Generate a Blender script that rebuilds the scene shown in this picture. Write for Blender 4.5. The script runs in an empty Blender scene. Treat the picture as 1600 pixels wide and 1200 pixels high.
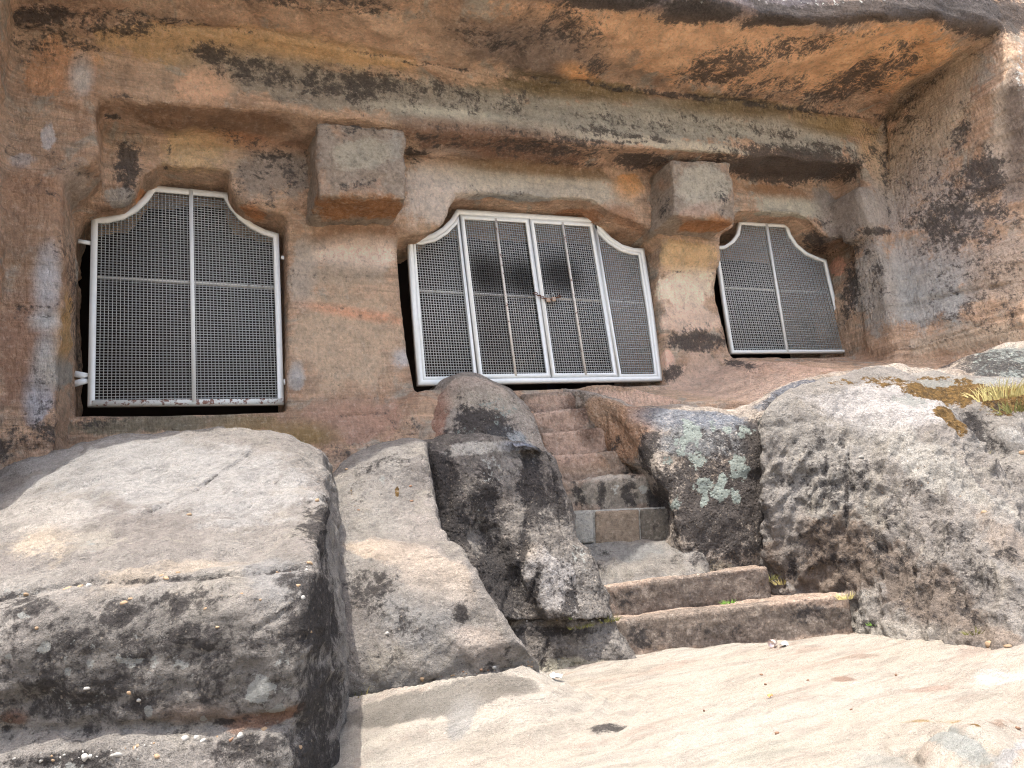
import bpy, math, numpy as np, random
from mathutils import Vector, Matrix
random.seed(4); rng = np.random.default_rng(4)
S = bpy.context.scene; COL = S.collection
# ------------------------------------------------------------------ camera frame
# world: X along the cut cliff face (to the right), Y into the rock, Z up, eye at the origin
F = 1120.0; CX, CY = 800., 600.
def nrm(v): v = np.array(v, float); return v/np.linalg.norm(v)
ex = nrm([3060-CX, 590-CY, F]); up = np.array([-510., -4400., F]); up = up-ex*(up@ex); ez = nrm(up); ey = np.cross(ez, ex)
R = np.array([ex, ey, ez])
def ray(px, py): return R@np.array([(px-CX)/F, (py-CY)/F, 1.0])
def P(px, py, d):
    if d > 5.4: d = 5.4+(d-5.4)*.80
    return ray(px, py)*d              # point seen at that spot of the photo, d metres deep
def onY(px, py, Y): r = ray(px, py); return r*(Y/r[1])
def onZ(px, py, Z): r = ray(px, py); return r*(Z/r[2])
def proj(v):
    c = v@R; return CX+F*c[:, 0]/c[:, 2], CY+F*c[:, 1]/c[:, 2], c[:, 2]
YG = 6.55                                            # plane of the grilles
# ------------------------------------------------------------------ noise
def _h(ix, iy, iz, s):
    n = (ix*374761393+iy*668265263+iz*2147483647//7*3+s*974711) & 0xffffffff
    n = ((n ^ (n >> 13))*1274126177) & 0xffffffff
    n = ((n ^ (n >> 16))*2246822519) & 0xffffffff
    return ((n ^ (n >> 15)) & 0xffff)/32767.5-1.0
def vnoise(p, seed=0):
    i = np.floor(p).astype(np.int64); f = p-i; f = f*f*f*(f*(f*6-15)+10)
    x, y, z = i[:, 0], i[:, 1], i[:, 2]; fx, fy, fz = f[:, 0], f[:, 1], f[:, 2]
    r = 0
    for dx in (0, 1):
        wx = fx if dx else 1-fx
        for dy in (0, 1):
            wy = fy if dy else 1-fy
            for dz in (0, 1):
                wz = fz if dz else 1-fz
                r = r+wx*wy*wz*_h(x+dx, y+dy, z+dz, seed)
    return r
def fbm(p, scale, octs=4, seed=0, gain=.5, an=(1, 1, 1)):
    q = p*np.array(an)*scale; a = 1.; r = 0
    for o in range(octs):
        r = r+a*vnoise(q*(2.03**o)+o*17.3, seed+o); a *= gain
    return r
def ridge(p, scale, octs=3, seed=0, an=(1, 1, 1)):
    q = p*np.array(an)*scale; a = 1.; r = 0
    for o in range(octs):
        r = r+a*(1-2*np.abs(vnoise(q*(2.03**o)+o*11.7, seed+o))); a *= .5
    return r
# ------------------------------------------------------------------ object helpers
def tag(o, label=None, cat=None, group=None, kind=None):
    if label: o['label'] = label
    if cat: o['category'] = cat
    if group: o['group'] = group
    if kind: o['kind'] = kind
    return o
def empty(name, loc, label=None, cat=None, group=None, kind=None):
    o = bpy.data.objects.new(name, None); o.location = [float(a) for a in loc]; o.empty_display_size = .2
    COL.objects.link(o); return tag(o, label, cat, group, kind)
def mesh_np(name, v, f, mat, parent=None, smooth=True):
    v = np.asarray(v, float); org = np.array(parent_world(parent)); me = bpy.data.meshes.new(name)
    f = np.asarray(f, np.int32); n = f.shape[1]
    me.vertices.add(len(v)); me.vertices.foreach_set('co', (v-org).astype(np.float32).ravel())
    me.loops.add(f.size); me.loops.foreach_set('vertex_index', f.ravel())
    me.polygons.add(len(f)); me.polygons.foreach_set('loop_start', np.arange(0, f.size, n, dtype=np.int32))
    me.update(calc_edges=True)
    if smooth: me.polygons.foreach_set('use_smooth', np.ones(len(f), bool))
    o = bpy.data.objects.new(name, me); COL.objects.link(o)
    if mat: me.materials.append(mat)
    if parent: o.parent = parent
    return o
def parent_world(p):
    w = np.zeros(3)
    while p is not None:
        w = w+np.array(p.location); p = p.parent
    return w
class MB:
    def __init__(s): s.v = []; s.f = []
    def box(s, c, h, rot=None):
        c = np.array(c, float); n = len(s.v)
        M = np.eye(3) if rot is None else rot
        for x in (-1, 1):
            for y in (-1, 1):
                for z in (-1, 1): s.v.append(c+M@np.array([x*h[0], y*h[1], z*h[2]]))
        for q in ((0, 1, 3, 2), (4, 6, 7, 5), (0, 4, 5, 1), (2, 3, 7, 6), (0, 2, 6, 4), (1, 5, 7, 3)): s.f.append([n+i for i in q])
    def tube(s, pts, r, k=6, closed=False):
        pts = [np.array(p, float) for p in pts]; n0 = len(s.v); m = len(pts)
        for i, p in enumerate(pts):
            a = pts[(i-1) % m] if (closed or i > 0) else p; b = pts[(i+1) % m] if (closed or i < m-1) else p
            t = nrm(b-a); u = np.cross(t, [0.12, .3, 1]); u = nrm(u); w = np.cross(t, u)
            rr = r[i] if hasattr(r, '__len__') else r
            for j in range(k):
                an = 2*math.pi*j/k; s.v.append(p+rr*(math.cos(an)*u+math.sin(an)*w))
        for i in range(m if closed else m-1):
            for j in range(k):
                a = n0+i*k+j; b = n0+i*k+(j+1) % k; i2 = (i+1) % m; s.f.append([a, b, n0+i2*k+(j+1) % k, n0+i2*k+j])
    def build(s, name, mat, parent=None, smooth=False):
        return mesh_np(name, np.array(s.v), np.array(s.f), mat, parent, smooth)
def interp(x, pts):
    a = np.array(pts, float); return np.interp(x, a[:, 0], a[:, 1])
def smax(a, b, k):
    h = np.maximum(k-np.abs(a-b), 0)/k; return np.maximum(a, b)+h*h*k*.25
def smin(a, b, k): return -smax(-a, -b, k)
def vnormals(v, f):
    n = np.zeros_like(v); a = v[f[:, 2]]-v[f[:, 0]]; b = v[f[:, 3]]-v[f[:, 1]]; c = np.cross(a, b)
    for j in range(4):
        for k in range(3): n[:, k] += np.bincount(f[:, j], c[:, k], len(v))
    return n/np.maximum(np.linalg.norm(n, axis=1, keepdims=True), 1e-9)
# ------------------------------------------------------------------ stains and some painted shade: each one an ellipse on the rock surface itself
def stain_shade_fields(v, n, splats, tint0=None):
    px, py, d = proj(v); L = {}
    T = np.zeros((len(v), 4)); 
    face = (n*v).sum(1) < 0
    ok0 = face & (d > .3)
    for sp in splats:
        x, y, rx, ry, ang, lay, val = sp
        m = np.where(ok0 & (np.abs(px-x) < 9) & (np.abs(py-y) < 9))[0]
        if len(m) == 0:
            m = np.where(ok0 & (np.abs(px-x) < 45) & (np.abs(py-y) < 45))[0]
            if len(m) == 0: continue
        dm = d[m].min(); near = m[d[m] < dm+.25]; c = v[near].mean(0); nn = nrm(n[near].mean(0))
        def hit(qx, qy):
            r = ray(qx, qy); den = r@nn
            if abs(den) < .08: den = -.08
            t = (c@nn)/den
            t = min(max(t, dm*.55), dm*1.6); return r*t
        ca, sa = math.cos(math.radians(ang)), math.sin(math.radians(ang))
        a1 = (hit(x+rx*ca, y+rx*sa)-hit(x-rx*ca, y-rx*sa))/2; a2 = (hit(x-ry*sa, y+ry*ca)-hit(x+ry*sa, y-ry*ca))/2
        a1 -= nn*(a1@nn); a2 -= nn*(a2@nn)
        A = np.stack([a1, a2, nn*max(.11, .5*min(np.linalg.norm(a1), np.linalg.norm(a2)))], 1)
        try: Ai = np.linalg.inv(A)
        except Exception: continue
        q = np.sqrt((((v-c)@Ai.T)**2).sum(1)); w = np.clip(1.5-q, 0, 1)
        if lay in ('blk', 'wht', 'mos'):
            if lay not in L: L[lay] = np.zeros(len(v))
            L[lay] = np.maximum(L[lay], w*val) if val > 0 else L[lay]*(1+w*val)
        else:
            a = w*val; col = np.array(lay)
            T[:, :3] = T[:, :3]*(1-a[:, None])*1.0+col*a[:, None] if False else np.where((T[:, 3:4]+a[:, None]) > 1e-6, (T[:, :3]*T[:, 3:4]*(1-a[:, None])+col*a[:, None])/np.maximum(T[:, 3:4]*(1-a[:, None])+a[:, None], 1e-6), T[:, :3])
            T[:, 3] = T[:, 3]*(1-a)+a
    return T, L
def put_attrs(o, T, L):
    me = o.data
    for k in ('blk', 'wht', 'mos'):
        if k in L:
            a = me.attributes.new(k, 'FLOAT', 'POINT'); a.data.foreach_set('value', L[k].astype(np.float32))
    a = me.attributes.new('tint', 'FLOAT_COLOR', 'POINT'); a.data.foreach_set('color', T.astype(np.float32).ravel())
    a = me.attributes.new('tintw', 'FLOAT', 'POINT'); a.data.foreach_set('value', T[:, 3].astype(np.float32))
CRACKS = {}
def surf(v, n, x, y):
    px, py, d = proj(v); m = np.where(((n*v).sum(1) < 0) & (d > .3) & (np.abs(px-x) < 7) & (np.abs(py-y) < 7))[0]
    if len(m) == 0: m = np.argsort((px-x)**2+(py-y)**2+np.where(d > .3, 0, 1e9))[:3]
    k = m[d[m] < d[m].min()+.12]; return v[k].mean(0), nrm(n[k].mean(0))
def finish_rock(name, v, f, mat, parent, splats, disp=None, key=None):
    n = vnormals(v, f)
    if disp is not None: v = v+n*disp(v, n)[:, None]; n = vnormals(v, f)
    add = np.zeros(len(v))
    for pts, wd, dp, bl in CRACKS.get(key or name, []):
        W = []
        for (x0, y0), (x1, y1) in zip(pts[:-1], pts[1:]):
            k = max(2, int(math.hypot(x1-x0, y1-y0)/14))
            for j in range(k): W.append(surf(v, n, x0+(x1-x0)*j/k, y0+(y1-y0)*j/k)[0])
        W.append(surf(v, n, *pts[-1])[0]); W = np.array(W); lo, hi = W.min(0)-.1, W.max(0)+.1; sel = np.where(((v > lo) & (v < hi)).all(1))[0]; p = v[sel]
        p = p+.012*np.stack([vnoise(p*9, 300+j) for j in range(3)], 1); dm = np.full(len(p), 9.)
        for a, b in zip(W[:-1], W[1:]):
            e = b-a; t_ = np.clip(((p-a)@e)/max(e@e, 1e-9), 0, 1); dm = np.minimum(dm, np.linalg.norm(p-a-t_[:, None]*e, axis=1))
        g = np.exp(-(dm/wd)**2); v[sel] -= n[sel]*(dp*g)[:, None]; add[sel] = np.maximum(add[sel], g*bl)
    if add.any(): n = vnormals(v, f)
    T, L = stain_shade_fields(v, n, splats)
    if add.any(): L['blk'] = np.maximum(L.get('blk', np.zeros(len(v))), add)
    o = mesh_np(name, v, f, mat, parent)
    put_attrs(o, T, L); return o, v, n
def sc(r, g, b):
    def l(c): c /= 255; return c/12.92 if c <= .04045 else ((c+.055)/1.055)**2.4
    return (l(r), l(g), l(b))
# ------------------------------------------------------------------ materials
class NT:
    def __init__(s, name):
        s.m = bpy.data.materials.new(name); s.m.use_nodes = True; s.t = s.m.node_tree; s.t.nodes.clear()
        s.out = s.n('ShaderNodeOutputMaterial'); s.b = s.n('ShaderNodeBsdfPrincipled'); s.l(s.b.outputs[0], s.out.inputs[0])
        s.pos = s.n('ShaderNodeNewGeometry').outputs['Position']
    def n(s, t): return s.t.nodes.new(t)
    def l(s, a, b): s.t.links.new(a, b)
    def mapn(s, sc_, rot=(0, 0, 0)):
        m = s.n('ShaderNodeMapping'); m.inputs['Scale'].default_value = sc_; m.inputs['Rotation'].default_value = rot; s.l(s.pos, m.inputs[0]); return m.outputs[0]
    def noise(s, scale, det=4, rough=.6, vec=None, dist=0, col=False):
        n = s.n('ShaderNodeTexNoise'); n.inputs['Scale'].default_value = scale; n.inputs['Detail'].default_value = det; n.inputs['Roughness'].default_value = rough
        n.inputs['Distortion'].default_value = dist; s.l(vec if vec is not None else s.pos, n.inputs['Vector']); return n.outputs[1 if col else 0]
    def vor(s, scale, vec=None, feat='F1', out='Distance', rnd=1.):
        n = s.n('ShaderNodeTexVoronoi'); n.feature = feat; n.inputs['Scale'].default_value = scale; n.inputs['Randomness'].default_value = rnd
        s.l(vec if vec is not None else s.pos, n.inputs['Vector']); return n.outputs[out]
    def math(s, op, a, b=None, c=None):
        n = s.n('ShaderNodeMath'); n.operation = op
        for i, q in enumerate((a, b, c)):
            if q is None: continue
            if isinstance(q, (int, float)): n.inputs[i].default_value = q
            else: s.l(q, n.inputs[i])
        return n.outputs[0]
    def ss(s, x, a, b, lo=0., hi=1.):
        n = s.n('ShaderNodeMapRange'); n.interpolation_type = 'SMOOTHSTEP'; s.l(x, n.inputs[0])
        for i, q in enumerate((a, b, lo, hi)): n.inputs[i+1].default_value = q
        return n.outputs[0]
    def mix(s, fac, a, b, mode='MIX'):
        n = s.n('ShaderNodeMix'); n.data_type = 'RGBA'; n.blend_type = mode; n.clamp_factor = True
        for i, q in ((0, fac), (6, a), (7, b)):
            if isinstance(q, (int, float)): n.inputs[i].default_value = q
            elif isinstance(q, tuple): n.inputs[i].default_value = (*q[:3], 1)
            else: s.l(q, n.inputs[i])
        return n.outputs[2]
    def attr(s, name, o='Fac'):
        n = s.n('ShaderNodeAttribute'); n.attribute_name = name; return n.outputs[o]
    def bump(s, h, dist, strength=1., prev=None):
        n = s.n('ShaderNodeBump'); n.inputs['Distance'].default_value = dist; n.inputs['Strength'].default_value = strength; s.l(h, n.inputs['Height'])
        if prev is not None: s.l(prev, n.inputs['Normal'])
        return n.outputs[0]
def rock_mat(name, ca, cb, blk=(0, 0, 0), blk_base=0., blk_col=sc(50, 46, 44), wht_base=0., wht_col=sc(205, 205, 195), mos_col=sc(150, 112, 44), mos_base=0., scale=1.,
             strata=0., chisel=0., rough_bump=1., grain=.35, third=None, stretch=(1, 1, 1), grit=0., blk_amp=1.25, wht_scale=16., pits=1., speck=0., desat=0., mott=.5, gain=1., hue=.5):
    t = NT(name)
    st = t.mapn(stretch)
    n1 = t.noise(1.3*scale, 5, .62, st, .4); n2 = t.noise(7*scale, 6, .65, st); n3 = t.noise(45, 5, .7); n4 = t.noise(170, 3, .7)
    col = t.mix(t.ss(n1, .35, .65), ca, cb)
    if third is not None: col = t.mix(t.ss(t.noise(2.6*scale, 6, .6, st, .8), .52, .66), col, third)
    # sedimentary banding
    if strata > 0:
        bands = t.noise(2.2, 7, .7, t.mapn((.5, .5, 9), (0.06, .05, 0)), .3)
        col = t.mix(t.math('MULTIPLY', t.ss(bands, .42, .7), strata), col, t.mix(.5, col, (.05, .028, .018)))
        col = t.mix(t.math('MULTIPLY', t.ss(bands, .45, .28), strata*.6), col, sc(214, 176, 140))
    # weathered colour patches, a few of them painted shade
    tw = t.math('ADD', t.attr('tintw'), t.math('MULTIPLY', t.math('SUBTRACT', t.noise(4, 8, .76), .5), 1.9))
    col = t.mix(t.math('MULTIPLY', t.ss(tw, .34, .66), .9), col, t.attr('tint', 'Color'))
    # mottling
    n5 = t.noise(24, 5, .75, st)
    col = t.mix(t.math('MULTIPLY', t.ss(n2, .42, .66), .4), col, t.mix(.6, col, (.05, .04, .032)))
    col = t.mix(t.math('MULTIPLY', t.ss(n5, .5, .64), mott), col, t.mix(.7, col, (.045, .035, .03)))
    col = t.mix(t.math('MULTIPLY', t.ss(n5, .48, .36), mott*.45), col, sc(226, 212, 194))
    v = t.math('ADD', t.math('MULTIPLY', t.math('SUBTRACT', n3, .5), grain*2.2), t.math('MULTIPLY', t.math('SUBTRACT', n4, .5), grain*2.6))
    hs = t.n('ShaderNodeHueSaturation'); t.l(col, hs.inputs['Color']); t.l(t.math('ADD', v, 1.), hs.inputs['Value']); col = hs.outputs[0]
    # moss / ochre lichen
    mm = t.math('ADD', t.math('ADD', t.attr('mos'), mos_base), t.math('MULTIPLY', t.math('SUBTRACT', t.noise(11, 6, .74), .5), 1.5))
    mosf = t.ss(mm, .47, .58)
    mcol = t.mix(t.ss(t.noise(30, 4, .6), .35, .65), mos_col, tuple(c*.45 for c in mos_col))
    col = t.mix(mosf, col, mcol)
    # black patina and some painted shade: dense where marked, frayed and speckled at its edges
    bn = t.noise(5*scale, 8, .8, st, .5)
    bm = t.math('ADD', t.math('ADD', t.attr('blk'), blk_base), t.math('MULTIPLY', t.math('SUBTRACT', bn, .5), blk_amp*2.2))
    bm = t.math('ADD', bm, t.math('MULTIPLY', t.math('SUBTRACT', n3, .5), .9))
    bm = t.math('ADD', bm, t.math('MULTIPLY', t.math('SUBTRACT', n5, .5), 1.5))
    bf = t.ss(bm, .22, .66)
    col = t.mix(t.math('MULTIPLY', bf, .9), col, t.mix(t.ss(n3, .3, .7), blk_col, tuple(min(1, c*2.2+.01) for c in blk_col)))
    # pale lichen
    wn = t.noise(wht_scale, 5, .72)
    wm = t.math('ADD', t.math('ADD', t.attr('wht'), wht_base), t.math('MULTIPLY', t.math('SUBTRACT', wn, .5), 2.0))
    wf = t.ss(wm, .5, .62)
    col = t.mix(t.math('MULTIPLY', wf, .85), col, t.mix(n4, wht_col, tuple(c*.6 for c in wht_col)))
    if speck > 0:
        d = t.vor(34); gate = t.ss(t.noise(5, 3, .6), .45, .6)
        col = t.mix(t.math('MULTIPLY', t.math('MULTIPLY', t.ss(d, .22, .12), gate), speck), col, sc(196, 180, 158))
    pit = t.ss(t.vor(60, st), .05, .28)
    pitg = t.math('MAXIMUM', pit, t.ss(t.noise(6, 4, .6), .62, .45))
    if desat != 0 or gain != 1:
        h2 = t.n('ShaderNodeHueSaturation'); h2.inputs['Saturation'].default_value = 1-desat; h2.inputs['Value'].default_value = gain; h2.inputs['Hue'].default_value = hue; t.l(col, h2.inputs['Color']); col = h2.outputs[0]
    t.l(col, t.b.inputs['Base Color']); t.b.inputs['Roughness'].default_value = .93
    t.b.inputs['Specular IOR Level'].default_value = .25
    nb = t.bump(t.noise(13, 6, .76, st), .085*rough_bump, 1.)
    nb = t.bump(n3, .016*rough_bump, 1., nb)
    nb = t.bump(n4, .0045*rough_bump, 1., nb)
    if pits > 0: nb = t.bump(pitg, .006*pits, .9, nb)
    if chisel > 0:
        ch = t.noise(9, 4, .55, t.mapn((3.2, 3.2, .9), (0, .5, 0)), .2); nb = t.bump(ch, .06*chisel, 1., nb)
    if strata > 0: nb = t.bump(bands, .03*strata, 1., nb)
    if grit > 0: nb = t.bump(t.ss(t.vor(30), .1, .45), .016*grit, 1., nb)
    t.l(nb, t.b.inputs['Normal'])
    return t.m
def plain(name, col, rough=.5, metal=0., var=.0, vs=30., rust=0.):
    t = NT(name); c = col
    if var: 
        c = t.mix(t.math('MULTIPLY', t.ss(t.noise(vs, 5, .6), .3, .7), var), c, tuple(a*.45 for a in col))
    if rust:
        c = t.mix(t.math('MULTIPLY', t.ss(t.noise(26, 6, .7), .62-rust*.3, .68-rust*.3), .9), c, t.mix(t.noise(60, 3), sc(140, 78, 40), sc(70, 36, 24)))
    if isinstance(c, tuple): t.b.inputs['Base Color'].default_value = (*c, 1)
    else: t.l(c, t.b.inputs['Base Color'])
    t.b.inputs['Roughness'].default_value = rough; t.b.inputs['Metallic'].default_value = metal
    t.l(t.bump(t.noise(vs*2, 4), .0015, .6), t.b.inputs['Normal'])
    return t.m
#@MATS
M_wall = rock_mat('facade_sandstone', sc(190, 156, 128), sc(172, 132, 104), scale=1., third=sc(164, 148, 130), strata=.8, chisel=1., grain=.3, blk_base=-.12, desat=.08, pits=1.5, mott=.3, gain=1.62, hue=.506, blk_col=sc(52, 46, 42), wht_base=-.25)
M_pale = rock_mat('sunlit_sandstone', sc(190, 182, 170), sc(170, 160, 150), grain=.42, blk_base=-.2, blk_col=sc(52, 47, 45), wht_base=-.12, desat=.12, grit=.2, pits=1., mott=.22, gain=.56, third=sc(192, 182, 166), mos_base=-.12, speck=.5)
M_dark = rock_mat('stained_sandstone', sc(150, 144, 136), sc(120, 112, 104), grain=.5, blk_base=.12, blk_col=sc(46, 42, 40), wht_base=-.05, grit=.6, pits=1.5, gain=.8, mos_base=-.3, speck=.4)
M_shade = rock_mat('shade_lifted_lichened_sandstone', sc(176, 164, 150), sc(140, 126, 112), grain=.5, blk_base=.0, blk_col=sc(46, 42, 40), wht_base=-.03, wht_col=sc(158, 166, 156), grit=.6, pits=1.5, mos_base=-.3, mos_col=sc(96, 88, 44), speck=.4, gain=1.1)  # stained sandstone copy, its colour brightened for rocks standing in shade
M_capital = rock_mat('capital_sandstone', sc(176, 158, 142), sc(160, 140, 122), grain=.25, blk_base=-.15, wht_base=-.15, third=sc(186, 150, 126), gain=1.1, desat=.02, hue=.508)
M_step = rock_mat('step_sandstone', sc(172, 148, 128), sc(160, 138, 118), grain=.4, blk_base=-.12, desat=.1, gain=1.12, wht_base=-.15, chisel=.6)
M_ground = rock_mat('ground_sandstone', sc(214, 202, 184), sc(222, 212, 196), scale=.8, grain=.2, blk_base=-.45, wht_base=-.3, third=sc(212, 194, 176), mott=.07, gain=.60, stretch=(.6, 2.2, 1), pits=.5, rough_bump=.75)
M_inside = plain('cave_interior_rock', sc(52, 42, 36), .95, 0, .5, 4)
M_paint = plain('pale_grey_paint', sc(230, 231, 226), .5, 0, .12, 18)
M_rusty = plain('rusty_pale_paint', sc(212, 212, 204), .6, 0, .1, 18, .34)
M_bar = plain('bar_paint_rust', sc(216, 210, 200), .55, 0, .1, 18, .2)
def darken_wire(m):
    # darkens the gate wires in soft patches across the leaves
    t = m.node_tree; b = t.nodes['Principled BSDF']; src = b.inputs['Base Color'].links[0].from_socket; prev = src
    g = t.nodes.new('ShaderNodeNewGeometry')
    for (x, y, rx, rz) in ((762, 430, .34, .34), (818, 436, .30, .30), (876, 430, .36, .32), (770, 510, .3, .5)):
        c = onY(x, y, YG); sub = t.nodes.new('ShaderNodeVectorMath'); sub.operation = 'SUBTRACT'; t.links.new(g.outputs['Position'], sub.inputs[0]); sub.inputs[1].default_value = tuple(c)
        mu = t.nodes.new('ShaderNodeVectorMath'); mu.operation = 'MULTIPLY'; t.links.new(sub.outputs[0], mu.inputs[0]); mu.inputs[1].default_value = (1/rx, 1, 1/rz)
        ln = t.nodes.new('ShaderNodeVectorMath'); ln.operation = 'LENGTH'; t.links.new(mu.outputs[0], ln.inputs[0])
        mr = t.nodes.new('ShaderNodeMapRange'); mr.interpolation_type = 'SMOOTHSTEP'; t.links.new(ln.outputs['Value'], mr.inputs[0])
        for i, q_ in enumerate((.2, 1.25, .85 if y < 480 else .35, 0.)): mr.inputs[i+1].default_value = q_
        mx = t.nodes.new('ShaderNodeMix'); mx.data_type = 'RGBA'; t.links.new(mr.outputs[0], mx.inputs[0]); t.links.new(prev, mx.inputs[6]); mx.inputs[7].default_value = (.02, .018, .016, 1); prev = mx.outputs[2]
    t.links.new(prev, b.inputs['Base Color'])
M_gatewire = plain('patchy_gate_wire', sc(176, 177, 173), .5, .0, .1, 10); darken_wire(M_gatewire)
M_wire = plain('galvanised_wire', sc(176, 177, 173), .5, .0, .1, 10)
#@FACADE
# ------------------------------------------------------------------ the rock-cut facade as a solid, meshed with surface nets
def surface_nets(V, o, h):
    ins = V < 0; nx, ny, nz = V.shape
    s = np.zeros((nx-1, ny-1, nz-1), np.int8)
    for a in (0, 1):
        for b in (0, 1):
            for c in (0, 1): s += ins[a:nx-1+a, b:ny-1+b, c:nz-1+c]
    I, J, K = np.where((s > 0) & (s < 8)); N = len(I); acc = np.zeros((N, 3)); cnt = np.zeros(N)
    cs = {}
    for a in (0, 1):
        for b in (0, 1):
            for c in (0, 1): cs[(a, b, c)] = V[I+a, J+b, K+c].astype(float)
    for p in cs:
        for ax in range(3):
            if p[ax] == 0:
                q = list(p); q[ax] = 1; q = tuple(q); va, vb = cs[p], cs[q]; m = (va < 0) != (vb < 0)
                t = np.where(m, va/np.where(m, va-vb, 1), 0)
                for k in range(3):
                    acc[:, k] += np.where(m, p[k]+(t if k == ax else 0), 0)
                cnt += m
    pts = np.stack([I, J, K], 1)+acc/cnt[:, None]; v = pts*h+o
    idm = np.full((nx-1, ny-1, nz-1), -1, np.int32); idm[I, J, K] = np.arange(N); Q = []
    for ax in range(3):
        sl0 = [slice(1, -1)]*3; sl1 = [slice(1, -1)]*3; sl0[ax] = slice(0, -1); sl1[ax] = slice(1, None)
        A = ins[tuple(sl0)]; B = ins[tuple(sl1)]; e = np.array(np.where(A != B)).T; flip = A[tuple(e.T)]
        off = np.ones(3, int); off[ax] = 0; e = e+off; o1, o2 = [k for k in range(3) if k != ax]
        def cid(d1, d2):
            c = e.copy(); c[:, o1] -= d1; c[:, o2] -= d2; return idm[c[:, 0], c[:, 1], c[:, 2]]
        q = np.stack([cid(1, 1), cid(0, 1), cid(0, 0), cid(1, 0)], 1)
        if ax == 1: q = q[:, ::-1]
        q = np.where(flip[:, None], q, q[:, ::-1]); Q.append(q)
    Q = np.concatenate(Q); Q = Q[(Q >= 0).all(1)]
    return v, Q
def poly_sd(X, Z, poly):
    P_ = np.array(poly); d = np.full(X.shape, 1e9); inside = np.zeros(X.shape, bool); n = len(P_)
    for i in range(n):
        a = P_[i]; b = P_[(i+1) % n]; e = b-a; wx = X-a[0]; wz = Z-a[1]; t = np.clip((wx*e[0]+wz*e[1])/(e@e), 0, 1)
        d = np.minimum(d, (wx-e[0]*t)**2+(wz-e[1]*t)**2)
        c = ((a[1] > Z) != (b[1] > Z)) & (X < (b[0]-a[0])*(Z-a[1])/(b[1]-a[1]+1e-12)+a[0]); inside ^= c
    d = np.sqrt(d); return np.where(inside, -d, d)
YB, YR = 5.70, 6.22
OPEN = [
 [(118, 648), (118, 380), (130, 326), (158, 317), (198, 313), (218, 294), (228, 278), (249, 272), (253, 263), (356, 274), (358, 294), (368, 310), (388, 324), (434, 333), (447, 345), (445, 640)],
 [(650, 612), (640, 560), (632, 480), (630, 372), (662, 366), (690, 346), (704, 310), (706, 304), (925, 318), (948, 338), (1004, 376), (1018, 392), (1030, 500), (1040, 600)],
 [(1143, 560), (1118, 470), (1112, 388), (1130, 370), (1146, 354), (1152, 334), (1246, 336), (1262, 350), (1284, 370), (1312, 386), (1310, 470), (1328, 556)]]
def onYxz(px, py, Y): r = onY(px, py, Y); return (r[0], r[2])
def zceil(X): return interp(X, [(-3, 4.55), (-.95, 4.63), (.28, 4.78), (1.56, 4.87), (4.2, 5.06), (9.5, 5.62), (12, 5.9)])
def zbeam(X): return interp(X, [(-3, 3.9), (-.42, 3.97), (.27, 4.03), (1.75, 4.15), (3.68, 4.27), (6.3, 4.5), (8.7, 4.73), (12, 5)])
def ybrow(X): return interp(X, [(-4, 4.2), (0, 4.3), (3.5, 4.5), (5.0, 4.36), (5.9, 4.36), (8, 3.97), (9.5, 3.86), (13, 3.7)])
def zsill(X): return interp(X, [(-3, 1.5), (1.2, 1.60), (2.2, 1.76), (5.5, 1.79), (6.4, 2.14), (8.7, 2.18), (9.5, 2.3), (13, 2.5)])
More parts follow.
